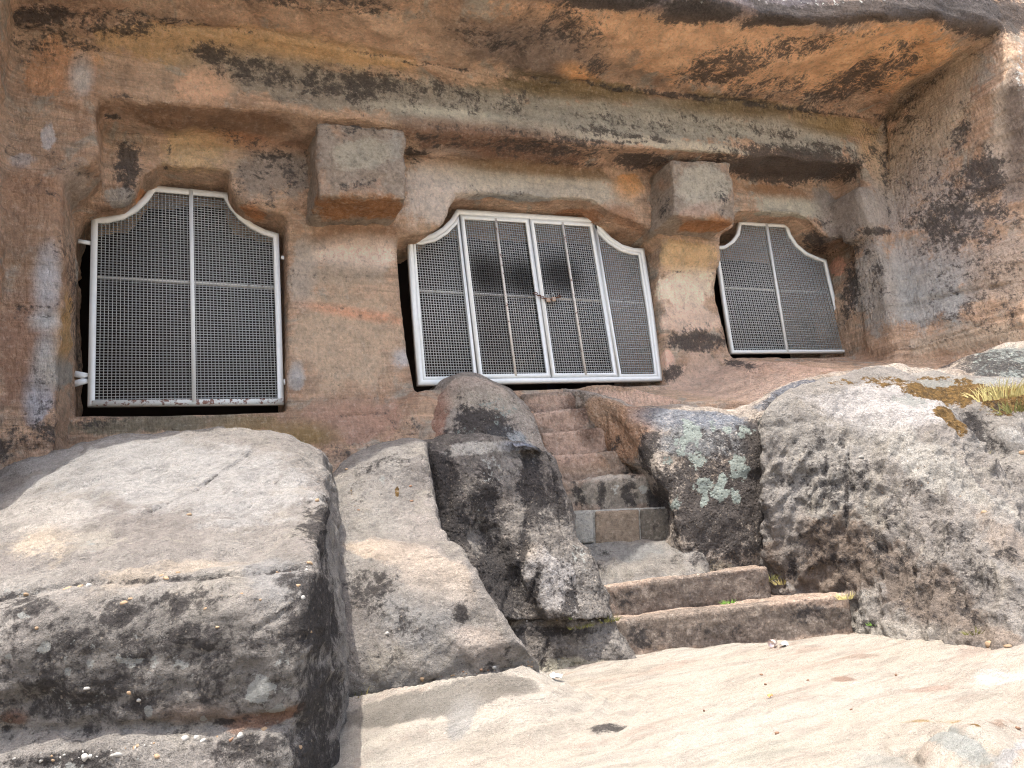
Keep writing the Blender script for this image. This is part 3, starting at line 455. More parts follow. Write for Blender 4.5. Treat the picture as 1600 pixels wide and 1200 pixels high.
CRACKS.update({
 'ground': [([(1125, 1092), (1145, 1086), (1160, 1090), (1190, 1084)], .012, .008, .5), ([(1150, 1120), (1180, 1117)], .008, .006, .5), ([(1310, 1085), (1400, 1078), (1470, 1068), (1520, 1072)], .014, .01, .4), ([(1380, 1150), (1470, 1138), (1540, 1150), (1560, 1180)], .02, .03, .8), ([(1300, 1172), (1380, 1168), (1440, 1195)], .014, .02, .7), ([(1050, 1040), (1150, 1030), (1260, 1032)], .01, .006, .35), ([(1200, 1058), (1330, 1050)], .01, .006, .35), ([(900, 1095), (1000, 1078), (1100, 1074)], .01, .006, .35)],
 'wall': [([(280, 110), (272, 160), (270, 215), (262, 245), (258, 272)], .014, .012, .9), ([(300, 45), (400, 50), (520, 75), (700, 108), (870, 128)], .02, .02, .6), ([(870, 128), (1000, 140), (1150, 160), (1375, 182)], .03, .03, .9),
          ([(0, 236), (70, 240), (110, 266), (150, 275)], .016, .02, .4), ([(450, 330), (480, 324), (500, 322)], .012, .01, .4), ([(660, 195), (800, 205), (930, 222), (1050, 222)], .02, .02, .8), ([(530, 625), (600, 622), (650, 640)], .012, .012, .5),
          ([(530, 650), (620, 645)], .012, .012, .6), ([(450, 470), (520, 478), (600, 505)], .014, .012, .4), ([(0, 500), (60, 492), (110, 500)], .014, .015, .6), ([(1380, 185), (1385, 280), (1392, 350)], .03, .03, .8), ([(1400, 300), (1460, 310), (1560, 280)], .01, .01, 0),
          ([(1020, 420), (1080, 428), (1115, 424)], .012, .012, .4), ([(1030, 480), (1120, 486)], .012, .01, .4), ([(1400, 545), (1480, 528), (1540, 505), (1600, 490)], .02, .03, .5), ([(1450, 470), (1520, 455), (1600, 440)], .02, .03, .5), ([(1480, 410), (1600, 400)], .02, .025, .4)],
 'slab_boulder': [([(212, 812), (300, 765), (350, 735), (395, 704)], .012, .016, .7), ([(0, 935), (110, 912), (240, 905), (380, 895), (482, 884)], .02, .018, .75), ([(0, 1140), (150, 1140), (270, 1132), (350, 1128), (450, 1118)], .02, .018, .6), ([(380, 1000), (440, 960), (480, 930)], .014, .01, .5)],
 'sloping_boulder': [([(560, 1094), (610, 1083), (650, 1075), (700, 1058), (760, 1052), (830, 1040)], .012, .008, .5), ([(590, 1108), (640, 1090)], .012, .006, .4), ([(540, 865), (600, 872), (680, 872), (760, 866)], .01, .008, .45)],
 'chiselled_boulder': [([(795, 975), (850, 970), (900, 972), (950, 968)], .016, .03, 1.1), ([(700, 700), (702, 760), (698, 820)], .03, .03, .7), ([(668, 695), (676, 770), (695, 830)], .03, .03, 1.), ([(820, 700), (828, 760), (822, 830), (806, 900), (788, 960)], .03, .025, .6), ([(893, 905), (905, 950)], .014, .02, .7), ([(838, 900), (826, 940)], .018, .02, .9), ([(855, 1000), (845, 1050)], .014, .02, .6), ([(860, 705), (872, 770), (880, 830)], .02, .03, .6)],
 'ridged_boulder': [([(1326, 700), (1322, 780), (1320, 840)], .014, .02, .9), ([(1440, 850), (1490, 920), (1530, 980)], .016, .02, .4), ([(1380, 820), (1420, 880), (1450, 960)], .016, .02, .4)],
})
#@END
fac = empty('rock_cut_facade', (4, 6.5, 0), 'weathered orange and black sandstone cave facade with carved beam over three openings', 'cave facade')
v, q = build_facade()
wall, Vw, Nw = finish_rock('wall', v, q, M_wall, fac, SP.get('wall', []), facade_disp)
# chamber lining: back walls well behind the openings
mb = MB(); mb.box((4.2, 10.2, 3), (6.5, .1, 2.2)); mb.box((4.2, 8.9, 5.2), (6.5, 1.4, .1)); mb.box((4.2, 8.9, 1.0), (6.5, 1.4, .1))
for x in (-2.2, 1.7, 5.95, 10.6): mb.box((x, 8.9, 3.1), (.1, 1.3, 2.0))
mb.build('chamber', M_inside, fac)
# ------------------------------------------------------------------ shaped blocks (capitals, steps, masonry): a rounded, worn hexahedron
def block(name, corners, mat, parent, r=.12, res=.02, splats=(), amp=.01, seed=1, nz=None, dispf=None):
    """corners: 8 world points: front TL TR BR BL, back TL TR BR BL"""
    C = np.array(corners); lens = [np.linalg.norm(C[1]-C[0]), np.linalg.norm(C[3]-C[0]), np.linalg.norm(C[4]-C[0])]
    k = [max(6, int(l/res)) for l in lens]; V = []; Fc = []
    def tri(u, w, t):
        f = ((1-u)*(1-w))[:, None]*C[0]+(u*(1-w))[:, None]*C[1]+(u*w)[:, None]*C[2]+((1-u)*w)[:, None]*C[3]
        b = ((1-u)*(1-w))[:, None]*C[4]+(u*(1-w))[:, None]*C[5]+(u*w)[:, None]*C[6]+((1-u)*w)[:, None]*C[7]
        return f*(1-t)[:, None]+b*t[:, None]
    U = []; base = 0; fs = []
    for ax, val in ((2, 0), (2, 1), (0, 0), (0, 1), (1, 0), (1, 1)):
        o1, o2 = [i for i in range(3) if i != ax]; a, b = np.meshgrid(np.linspace(0, 1, k[o1]), np.linspace(0, 1, k[o2]), indexing='ij')
        p = np.zeros((a.size, 3)); p[:, o1] = a.ravel(); p[:, o2] = b.ravel(); p[:, ax] = val; U.append(p)
        i, j = np.meshgrid(np.arange(k[o1]-1), np.arange(k[o2]-1), indexing='ij'); i = i.ravel(); j = j.ravel(); m = k[o2]
        qd = np.stack([i*m+j, (i+1)*m+j, (i+1)*m+j+1, i*m+j+1], 1)+base
        fl = (val == 0) ^ (ax == 1)
        # orientation fixed below
        fs.append(qd if fl else qd[:, ::-1]); base += a.size
    U = np.concatenate(U); fs = np.concatenate(fs)
    key = np.round(U*1e5).astype(np.int64); _, idx, inv = np.unique(key, axis=0, return_index=True, return_inverse=True); U = U[idx]; fs = inv.ravel()[fs]
    # round the edges: move to the rounded box in metric space
    L = np.array(lens); q = (U-.5)*L; rr = min(r, min(lens)*.45); inner = np.clip(q, -L/2+rr, L/2-rr); dlt = q-inner; dn = np.linalg.norm(dlt, axis=1, keepdims=True)
    q = np.where(dn > 1e-9, inner+dlt/np.maximum(dn, 1e-9)*np.minimum(rr, dn.clip(rr*.999)), q)
    Un = q/L+.5; v = tri(Un[:, 0], Un[:, 1], Un[:, 2])
    n = vnormals(v, fs); ctr = v.mean(0)
    if ((v-ctr)*n).sum() < 0: fs = fs[:, ::-1]
    def dd(v, n):
        a = amp*fbm(v, 3.5, 4, seed)+amp*.5*ridge(v, 9, 3, seed+5)
        return a+(dispf(v, n) if dispf else 0)
    return finish_rock(name, v, fs, mat, parent, list(splats), dd)[0]
def fb(TL, TR, BR, BL, back, drop=0):
    """front quad from photo points, pushed back horizontally"""
    f = [P(*a) for a in (TL, TR, BR, BL)]; e = f[1]-f[0]; nrm_ = nrm(np.cross([0, 0, 1], e)); 
    if nrm_[1] < 0: nrm_ = -nrm_
    b = [p+nrm_*back for p in f]
    if drop: 
        for k in (2, 3): f[k] = f[k]-np.array([0, 0, drop]); b[k] = b[k]-np.array([0, 0, drop])
    return f+b
def yq(pts, Y, Yb):
    f = [onY(x, y, Y) for x, y in pts]; return f+[np.array([p[0], Yb, p[2]]) for p in f]
for lst, yy in (([(495, 188), (633, 203), (636, 312), (498, 306)], 5.74), ([(1051, 247), (1142, 254), (1149, 345), (1054, 336)], 5.76)):
    block('bracket_capital', yq(lst, yy, 6.7), M_capital, fac, .035, .022, SP.get('cap', []), .022, 7)
#@LOFT
g1, g2_, g3 = P(985, 1024, 5.4), P(1400, 1003, 4.72), P(950, 1150, 3.4)
nn = np.cross(g2_-g1, g3-g1); nn /= nn[2]; GN = nn
def gz(x, y): return g1[2]-(GN[0]*(x-g1[0])+GN[1]*(y-g1[1]))
def dgr(px, py):
    r = ray(px, py); den = r@GN; return float(np.clip((g1@GN)/den, .5, 9)) if den < -.01 else 9.
# ------------------------------------------------------------------ lofted boulders: control nets of surface points at their real depth
def cr(A, n, axis):
    A = np.moveaxis(A, axis, 0); m = len(A); seg = np.linalg.norm(np.diff(A, axis=0), axis=-1).reshape(m-1, -1).mean(1)
    s = np.concatenate([[0], np.cumsum(seg)]); u = np.linspace(0, s[-1], n); k = np.clip(np.searchsorted(s, u, side='right')-1, 0, m-2)
    t = ((u-s[k])/seg[k]).reshape((-1,)+(1,)*(A.ndim-1)); s_ = seg[k].reshape(t.shape)
    tg = np.zeros_like(A); tg[0] = (A[1]-A[0])/seg[0]; tg[-1] = (A[-1]-A[-2])/seg[-1]
    for i in range(1, m-1):
        tg[i] = ((A[i]-A[i-1])/seg[i-1]*seg[i]+(A[i+1]-A[i])/seg[i]*seg[i-1])/(seg[i]+seg[i-1])
    m0 = tg[k]*s_; m1 = tg[k+1]*s_; t2, t3 = t*t, t*t*t
    out = (2*t3-3*t2+1)*A[k]+(t3-2*t2+t)*m0+(-2*t3+3*t2)*A[k+1]+(t3-t2)*m1
    return np.moveaxis(out, 0, axis)
def loft(name, net, mat, parent, splats, disp, res=.014, cap=900):
    A = np.array([[P(*p) for p in row] for row in net])
    lr = np.linalg.norm(np.diff(A, axis=0), axis=-1).sum(0).mean(); lc = np.linalg.norm(np.diff(A, axis=1), axis=-1).sum(1).mean()
    n, m = min(cap, int(lr/res)), min(cap, int(lc/res)); G = cr(cr(A, n, 0), m, 1); v = G.reshape(-1, 3)
    i, j = np.meshgrid(np.arange(n-1), np.arange(m-1), indexing='ij'); i = i.ravel(); j = j.ravel()
    q = np.stack([i*m+j, i*m+j+1, (i+1)*m+j+1, (i+1)*m+j], 1)
    nn = vnormals(v, q); px, py, d = proj(v)
    return finish_rock(name, v, q, mat, parent, splats, disp)
ALL = {}
def rock(name, net, mat, label, splats, disp, res=.014, cat='boulder'):
    o, V, N = loft(name, net, mat, None, splats, disp, res); tag(o, label, cat); ALL[name] = (o, V, N); return o
# left boulder
colx = [-420, -200, -60, 60, 150, 240, 330, 400]
ytop = {-420: 960, -200: 850, -60: 772, 60: 711, 150: 684, 240: 675, 330: 672, 400: 676}
net = []
def sidecols(y, d, yt=None):
    c = interp(y, [(700, 500), (740, 506), (790, 500), (880, 484), (960, 478), (1040, 470), (1130, 456), (1200, 450), (1500, 440)])
    s_ = interp(y, [(715, 514), (740, 519), (820, 524), (900, 528), (1000, 536), (1110, 545), (1200, 541), (1500, 540)])
    return [(c-26, y, d), (c, y, d+.03), ((c+s_)/2, y, d+.38), (s_, y, d+.85), (s_-12, y, d+1.5)]
for y, d in ((1700, 2.45), (1400, 2.5), (1240, 2.55), (1195, 2.58), (1168, 2.61), (1140, 2.665), (1112, 2.665), (1040, 2.66), (965, 2.71), (905, 2.86)):
    wob = [0, 20, 18, 14, 8, 2, -4, -8]
    net.append([(x, y+w*(1 if y < 1300 else 0), d+(.0 if x > -100 else .1)) for x, w in zip(colx, wob)]+sidecols(y-8, d))
for f, d in ((.74, 3.13), (.5, 3.55), (.28, 3.95), (.1, 4.32), (0.0, 4.62)):
    row = [(x, ytop[x]+(930-ytop[x])*f, d-(1-f)*.0009*max(0, 300-x)) for x in colx]
    yt = 702+(897-702)*f; sd = sidecols(max(yt, 735), d)
    if f < .15: sd = [(452, 684+f*200, d), (488, 700+f*180, d+.0), (506, 722+f*140, d+.12), (514, 740+f*60, d+.4), (508, 790, d+.9)]
    elif f < .3: sd = [(470, 742, d), (500, 752, d+.03), (511, 765, d+.3), (520, 775, d+.6), (512, 800, d+1.2)]
    net.append(row+sd)
net.append([(x, ytop[x]+25, 5.0-.0009*max(0, 300-x)) for x in colx]+[(452, 705, 5.0), (488, 725, 5.05), (500, 760, 5.2), (505, 800, 5.3), (500, 850, 5.4)])
net.append([(x, ytop[x]+420, 5.2) for x in colx]+[(452, 1100, 5.2), (488, 1100, 5.2), (500, 1100, 5.3), (505, 1100, 5.3), (500, 1100, 5.4)])
def d_lb(v, n):
    px, py, dd = proj(v)
    a = .022*fbm(v, 2.2, 3, 51)+.013*fbm(v, 11, 5, 57)+.006*ridge(v, 6, 3, 58, (.6, .6, 1.6))
    low = np.clip((-.02-v[:, 2])/.25, 0, 1); a = a+low*.009*ridge(v, 3.0, 4, 60, (.7, .7, 2.4))
    cr_ = P(210, 815, 3.4); ce = P(395, 705, 4.25); t = np.clip(((v-cr_)@(ce-cr_))/((ce-cr_)@(ce-cr_)), 0, 1)
    dl = np.linalg.norm(v-(cr_+t[:, None]*(ce-cr_))+.02*0, axis=1); 
    return a
rock('left_boulder'.replace('left_', 'slab_'), net, M_pale, 'huge pale grey boulder with dark lower face and pebble seam, in the left foreground', SP.get('lb', []), d_lb)
# sloping rock beside it
def Lx(y): return interp(y, [(745, 512), (820, 516), (900, 522), (1000, 532), (1110, 540), (1200, 538), (1500, 545)])
def Rx(y): return interp(min(y, 1050+(y-1050)*.12), [(690, 665), (780, 674), (830, 690), (880, 728), (930, 764), (980, 790), (1045, 832), (1062, 848), (1092, 872), (1130, 905), (1165, 945), (1240, 1010), (1600, 1150)])
net = []
us = [0, .18, .38, .6, .82, 1.0]
for y, d in ((1400, 3.75), (1200, 3.70), (1110, 3.64), (1078, 3.60), (1058, 3.60), (1010, 3.68), (960, 3.78), (910, 3.92), (870, 4.1), (838, 4.38), (800, 4.62), (760, 4.84)):
    L, Rr = Lx(y), Rx(y); sag = 8 if y > 860 else 0
    tl = (y-1058)*0 
    row = [(L-14, y, d+.8)]+[(L+(Rr-L)*u, y+(18-36*u if y > 1040 and y < 1300 else (10-20*u if y > 840 else 0)), d+.10*u*(1 if y < 1050 else 2.2)+(.10*max(0, .3-u))) for u in us]
    row += [(Rr+3, y+10, d+.30), (Rr-15, y+25, d+1.2)]
    net.append(row)
tops = [(515, 744), (545, 720), (583, 698), (617, 688), (645, 687), (664, 692)]
for f, d in ((.5, 5.0), (.15, 5.18), (0, 5.34)):
    base = [(Lx(760)+(Rx(760)-Lx(760))*u, 760) for u in us]
    row = [(505, 750, d+.6)]+[(tx*(1-f)+bx*f, ty*(1-f)+by*f, d+(.02 if i else .0)) for i, ((tx, ty), (bx, by)) in enumerate(zip(tops, base))]+[(668-(1-f)*2, 697+f*60, d+.3), (655, 705+f*60, d+1.1)]; net.append(row)
net.append([(505, 800, 6.2)]+[(tx, ty+18, 5.75) for tx, ty in tops]+[(664, 720, 5.8), (655, 730, 6.5)])
net.append([(505, 1100, 6.2)]+[(tx, 1050, 5.9) for tx, ty in tops]+[(664, 1050, 6.0), (655, 1050, 6.5)])
HOLE = P(722, 968, 3.75)
def d_r2(v, n):
    a = .018*fbm(v, 2.5, 3, 71)+.012*fbm(v, 12, 5, 77)
    q = v-HOLE; r2 = (q**2).sum(1); a = a-.085*np.exp(-r2/.0042)
    q = v-P(750, 1000, 3.7); a = a-.03*np.exp(-(q**2).sum(1)/.012)
    return a
rock('sloping_boulder', net, M_pale, 'grey and cream sloping boulder with a small dark hollow, right of the huge pale boulder', SP.get('r2', []), d_r2)
# chiselled rock left of the stairs
net = []
for y, L, Rr, dl, dr in ((1300, 770, 1040, 5.0, 5.2), (1062, 790, 1008, 5.05, 5.28), (1020, 785, 990, 5.1, 5.32), (978, 768, 960, 5.12, 5.38), (968, 765, 958, 5.0, 5.34), (930, 742, 944, 5.05, 5.45), (880, 712, 924, 5.1, 5.6), (835, 676, 898, 5.2, 5.8), (785, 656, 884, 5.3, 6.0), (740, 648, 872, 5.4, 6.2), (712, 644, 856, 5.5, 6.3)):
    row = [(L-15, y, dl+.5)]
    for u, bul in ((0, 0), (.17, .0), (.34, .06), (.5, .0), (.66, -.10), (.84, -.08), (1, 0)):
        vx = L+(Rr-L)*u; b = bul
        if 800 < y < 970: b += .09 if .2 < u < .4 else 0
        if y < 800: b = -.05*math.sin(u*math.pi)
        if y > 990: b = b*.3-.04
        row.append((vx, y, dl+(dr-dl)*u**1.3+b))
    row += [(Rr-4, y+4, dr+.4), (Rr-40, y+4, dr+1.0)]; net.append(row)
tp = [(640, 692), (665, 690), (700, 684), (735, 685), (775, 688), (805, 691), (838, 700)]
net.append([(630, 700, 6.1)]+[(x, y, 5.62+.08*i) for i, (x, y) in enumerate(tp)]+[(840, 712, 6.6), (820, 715, 7.2)])
net.append([(630, 730, 6.6)]+[(x, y+20, 6.2+.08*i) for i, (x, y) in enumerate(tp)]+[(838, 730, 6.9), (820, 735, 7.4)])
net.append([(630, 1100, 6.6)]+[(x, 1000, 6.3+.08*i) for i, (x, y) in enumerate(tp)]+[(838, 1000, 6.9), (820, 1000, 7.4)])
def d_cr(v, n):
    a = .026*fbm(v, 2.6, 3, 81)+.018*fbm(v, 9, 4, 87)-.025*np.clip(ridge(v, 3.2, 2, 90, (1, 1, .22))-.55, 0, 1)
    return a
rock('chiselled_boulder', net, M_dark, 'dark grey chiselled boulder with vertical grooves, left of the lower steps', SP.get('cr', []), d_cr)
# knob left of the stair top
net = []
for y, L, Rr, d in ((1000, 640, 920, 6.3), (800, 650, 884, 6.55), (740, 655, 866, 6.75), (700, 662, 850, 6.9), (660, 670, 836, 7.05), (628, 680, 820, 7.18)):
    row = [(L-25, y, d+.8)]
    for u in (0, .2, .42, .65, .85, 1): row.append((L+(Rr-L)*u, y, d-.18*math.sin(u*math.pi)+.2*u))
    row += [(Rr-3, y+6, d+.6), (Rr-25, y+6, d+1.3)]; net.append(row)
net.append([(668, 612, 8.2), (688, 604, 7.45), (704, 598, 7.32), (730, 596, 7.24), (765, 603, 7.26), (792, 610, 7.36), (806, 616, 7.5), (806, 622, 7.9), (790, 622, 8.4)])
net.append([(672, 610, 8.3), (697, 594, 7.7), (712, 587, 7.6), (732, 583, 7.56), (756, 588, 7.56), (780, 599, 7.6), (797, 608, 7.7), (797, 614, 8.1), (785, 620, 8.5)])
net.append([(672, 640, 8.5), (697, 612, 8.2), (712, 607, 8.1), (732, 604, 8.1), (756, 606, 8.1), (780, 612, 8.1), (795, 618, 8.1), (797, 622, 8.4), (785, 630, 8.6)])
def d_g(seed, a1=.02, a2=.008, s1=2.6):
    return lambda v, n: a1*fbm(v, s1, 3, seed)+a2*fbm(v, 10, 4, seed+6)
rock('rounded_boulder', net, M_shade, 'rounded brown and black mottled boulder beside the top steps, just below the middle gate', SP.get('ur', []), d_g(95), .018)
# dark mossy block right of the stairs
rows = []
def dbrow(c0, c1, yf, df):
    r = [(c0[0]-20, c0[1], c0[2]+.5), c0, ((c0[0]*.5+c1[0]*.5), (c0[1]+c1[1])/2, (c0[2]+c1[2])/2), c1]
    for x, dd in ((1110, 0), (1160, .02), (1205, .10), (1260, .15), (1340, .3), (1440, .5), (1580, .8)): r.append((x, yf, df+dd))
    return r
net = [dbrow((1030, 1010, 6.2), (1080, 1010, 6.2), 1010, 6.25), dbrow((1042, 905, 6.3), (1088, 898, 6.2), 895, 6.22), dbrow((1044, 850, 6.45), (1066, 852, 6.22), 850, 6.24), dbrow((1040, 796, 6.7), (1054, 800, 6.3), 800, 6.3),
       dbrow((1000, 742, 6.95), (1040, 752, 6.42), 750, 6.42), dbrow((958, 705, 7.15), (1022, 712, 6.55), 705, 6.55), dbrow((934, 670, 7.4), (1004, 672, 6.72), 668, 6.72)]
tops = [(880, 612, 8.2), (900, 612, 7.85), (935, 622, 7.5), (984, 636, 7.0), (1060, 637, 6.95), (1120, 643, 6.95), (1168, 641, 7.0), (1215, 618, 7.15), (1290, 594, 7.35), (1390, 580, 7.6), (1520, 588, 8)]
net.append([(x+(4 if i > 3 else 6), y+14, d-.12) for i, (x, y, d) in enumerate(tops)]); net.append(tops)
net.append([(x, y+(6 if i > 2 else 10), d+.6) for i, (x, y, d) in enumerate(tops)]); net.append([(x, y+60, d+1.0) for x, y, d in tops])
rock('mossy_block', net, M_shade, 'dark mossy rock block with white lichen, right of the steps', SP.get('db', []), lambda v, n: .025*fbm(v, 2.4, 3, 101)+.012*fbm(v, 9, 4, 107)+.015*np.clip(-n[:, 0], 0, 1)*ridge(v, 7, 2, 109, (1, 1, .4)), .016)
# right boulder
bc = [(1213, 925, 6.05), (1255, 942, 5.85), (1325, 978, 5.5), (1400, 1004, 4.9), (1480, 1010, 4.5), (1560, 1008, 4.25), (1660, 1005, 4.0), (1800, 1000, 3.8), (2000, 1000, 3.7)]
tc = [(1193, 655, 6.45), (1222, 622, 6.55), (1300, 597, 6.65), (1395, 585, 6.7), (1478, 640, 6.2), (1548, 722, 5.65), (1645, 822, 5.1), (1800, 950, 4.5), (2000, 960, 4.4)]
net = []
for f, g in ((-.35, 0), (0, 0), (.15, .10), (.32, .20), (.5, .33), (.66, .48), (.8, .65), (.91, .83), (.985, .985), (1.0, 1.03)):
    row = []
    for i, (b, t_) in enumerate(zip(bc, tc)):
        x = b[0]+(t_[0]-b[0])*max(f, 0)**(.55 if i == 0 else 1); row.append((x, b[1]+(t_[1]-b[1])*f, b[2]+(t_[2]-b[2])*g))
    e = row[0]; row = [(e[0]-2, e[1]+30, e[2]+1.6), (e[0]+1, e[1]+8, e[2]+.5)]+row; net.append(row)
net.append([(x, y+25, d+.5) for x, y, d in net[-1]]); net.append([(x, y+300, d+.7) for x, y, d in net[-1]])
def d_rb(v, n):
    px, py, dd = proj(v); a = .03*fbm(v, 1.9, 3, 111)+.014*fbm(v, 12, 5, 117)
    hgt = np.clip((.85-v[:, 2])/.4, 0, 1); a = a+hgt*(.034*fbm(v, 8, 5, 120)+.03*ridge(v@np.array([[.8, 0, .6], [0, 1, 0], [-.6, 0, .8]]), 5.5, 3, 122, (1.3, 1.3, .35)))
    return a
rock('ridged_boulder', net, M_pale, 'big sunlit boulder with pale crest and rough pitted flank, right of the mossy block', SP.get('rb', []), d_rb)
# rock behind it on the right
net = []
cx_ = [1380, 1440, 1490, 1530, 1570, 1610, 1700, 1850]
tt = [592, 585, 588, 588, 592, 597, 615, 640]
for f, d in ((1.5, 5.7), (1.0, 5.9), (.75, 6.05), (.55, 6.2), (.42, 6.5), (.3, 6.62), (.16, 6.9), (.05, 7.2), (0, 7.4)):
    row = []
    for x, t_ in zip(cx_, tt):
        y = t_+(870-t_)*f; row.append((x+(f*30 if x < 1600 else 0), y, d-.002*(x-1500)*(.7 if f > .3 else 1)+(.16*math.exp(-((x-1518)/26)**2) if .2 < f < .8 else 0)))
    net.append(row)
net.append([(x, y+15, d+.6) for x, y, d in net[-1]]); net.append([(x, y+300, d+.7) for x, y, d in net[-1]])
rock('lichen_boulder', net, M_pale, 'lichen and moss topped rock behind the crest of the big right boulder', SP.get('rr', []), d_g(131, .03), .018)
net = []
for f, d in ((1.3, 7.2), (1., 7.4), (.7, 7.6), (.4, 7.9), (.15, 8.2), (0, 8.6)):
    net.append([(x, t_+(640-t_)*f, d) for x, t_ in ((1400, 600), (1450, 588), (1490, 568), (1540, 549), (1600, 536), (1690, 528), (1800, 525))])
net.append([(x, y+10, d+1.) for x, y, d in net[-1]])
rock('grey_mound', net, M_shade, 'grey green lichen mound at the far right below the cliff', SP.get('fm', []), d_g(141, .04), .03)
#@STAIRS
st = empty('rock_cut_stairs', P(1100, 1000, 5.6), 'worn rock cut staircase climbing between boulders to the middle gate', 'stairs')
def step(TL, TR, BR, BL, back, sp, mat, r=.04, drop=.0, name='step', amp=.012, seed=1, res=.018, dispf=None):
    return block(name, fb(TL, TR, BR, BL, back, drop), mat, st, r, res, sp, amp, seed, dispf=dispf)
step((958, 971, 5.42), (1326, 927, 5.35), (1332, 985, 5.35), (985, 1034, 5.42), .75, SP.get('s1', []), M_step, .03, .15, seed=2)
step((938, 917, 5.88), (1199, 884, 5.82), (1209, 945, 5.82), (955, 980, 5.88), .7, SP.get('s1', []), M_step, .03, .1, seed=3)
# rough landing
net = []
for y0, y1, d0, d1 in ((990, 960, 5.9, 5.85), (915, 892, 6.1, 6.02), (893, 874, 6.22, 6.15), (875, 858, 6.42, 6.3), (852, 846, 6.62, 6.5), (842, 836, 6.85, 6.8), (850, 842, 7.3, 7.2)):
    net.append([(880+(u*215), y0+(y1-y0)*u+(30 if u > 1 else 0), d0+(d1-d0)*u+(.1 if u > 1 else 0)) for u in (-.25, 0, .2, .4, .6, .8, 1., 1.06)])
loft('landing', net, M_pale, st, SP.get('land', []), lambda v, n: .012*fbm(v, 6, 3, 151)+.03*np.clip(ridge(v, 5, 2, 153, (1, 1, .3)), -1, 1)*np.clip((.12-v[:, 2])/.2, 0, 1), .014)
M_m1 = rock_mat('whitewashed_masonry', sc(196, 194, 186), sc(176, 172, 162), grain=.3, blk_base=-.05, wht_base=0); M_m2 = rock_mat('brown_masonry', sc(168, 150, 130), sc(150, 134, 116), grain=.3, blk_base=-.1)
M_m3 = rock_mat('grey_masonry', sc(128, 120, 108), sc(110, 104, 94), grain=.35, blk_base=.1)
for a, b, mt, n_ in ((884, 926, M_m1, 1), (930, 998, M_m2, 2), (1001, 1050, M_m3, 3)):
    t0, t1 = 801-(a-884)*.045, 801-(b-884)*.045
    step((a, t0, 6.62), (b, t1, 6.60), (b, 838, 6.60), (a, 842, 6.62), .3, [], mt, .012, .05, 'riser_stone', .004, 10+n_, .014)
mo = step((880, 799, 6.65), (1052, 791, 6.64), (1052, 850, 6.64), (880, 850, 6.65), .5, [], M_m1, .012, .1, 'mortar', .003, 15)
cut = lambda v, n: .014*ridge(v, 7, 3, 170, (1, 1, .25))
step((862, 752, 6.88), (1045, 738, 6.86), (1052, 803, 6.86), (862, 806, 6.88), .6, SP.get('s5', []), M_step, .04, .1, seed=4, dispf=cut)
step((855, 712, 7.12), (968, 703, 7.1), (1003, 750, 7.1), (862, 756, 7.12), .6, SP.get('s6', []), M_step, .035, .1, seed=5, amp=.008)
step((845, 677, 7.36), (942, 668, 7.34), (962, 712, 7.34), (855, 716, 7.36), .6, SP.get('s6', []), M_step, .03, .1, seed=6, amp=.008)
step((830, 646, 7.58), (924, 636, 7.56), (942, 677, 7.56), (845, 682, 7.58), .6, SP.get('s6', []), M_step, .03, .1, seed=7, amp=.008)
step((812, 615, 7.82), (892, 611, 7.8), (925, 646, 7.8), (825, 650, 7.82), .6, SP.get('s6', []), M_step, .03, .1, seed=8, amp=.008)
#@GRILLES
def inset(poly, w):
    n = len(poly); out = []
    P_ = [np.array(p) for p in poly]; area = sum(P_[i][0]*P_[(i+1) % n][1]-P_[(i+1) % n][0]*P_[i][1] for i in range(n)); sg = 1 if area > 0 else -1
    for i in range(n):
        a = nrm(P_[i]-P_[i-1]); b = nrm(P_[(i+1) % n]-P_[i]); na = sg*np.array([-a[1], a[0]]); nb = sg*np.array([-b[1], b[0]])
        m = nrm(na+nb); out.append(P_[i]+m*w/max(.35, m@na))
    return out
def ring(name, poly, w, y0, y1, mat, parent):
    inn = inset(poly, w); n = len(poly); V = []
    for y in (y0, y1):
        for p in poly: V.append((p[0], y, p[1]))
        for p in inn: V.append((p[0], y, p[1]))
    Fc = []
    for i in range(n):
        j = (i+1) % n
        Fc += [(i, j, n+j, n+i), (2*n+i, 3*n+i, 3*n+j, 2*n+j), (i, 2*n+i, 2*n+j, j), (n+i, n+j, 3*n+j, 3*n+i)]
    return mesh_np(name, np.array(V), np.array(Fc), mat, parent, False), inn
def xrange_at(poly, z):
    xs = []
    for i in range(len(poly)):
        a, b = poly[i], poly[(i+1) % len(poly)]
        if (a[1] > z) != (b[1] > z): xs.append(a[0]+(b[0]-a[0])*(z-a[1])/(b[1]-a[1]))
    return (min(xs), max(xs)) if len(xs) > 1 else None
def zrange_at(poly, x): 
    r = xrange_at([(p[1], p[0]) for p in poly], x); return r
def wires(name, poly, pu, pv, r, Y, parent, mat):
    mb = MB(); xs = [p[0] for p in poly]; zs = [p[1] for p in poly]
    x = min(xs)+pu; i = 0
    while x < max(xs)-.3*pu:
        rr = zrange_at(poly, x)
        if rr: mb.box((x, Y-(r*.9 if i % 2 else -r*.2), (rr[0]+rr[1])/2), (r, r, (rr[1]-rr[0])/2+.005))
        x += pu; i += 1
    z = min(zs)+pv; i = 0
    while z < max(zs)-.3*pv:
        rr = xrange_at(poly, z)
        if rr: mb.box(((rr[0]+rr[1])/2, Y+(r*1.1 if i % 2 else -r*.35), z), ((rr[1]-rr[0])/2+.005, r, r))
        z += pv; i += 1
    return mb.build(name, mat, parent)
def g2(l): return [np.array(onYxz(x, y, YG)) for x, y in l]
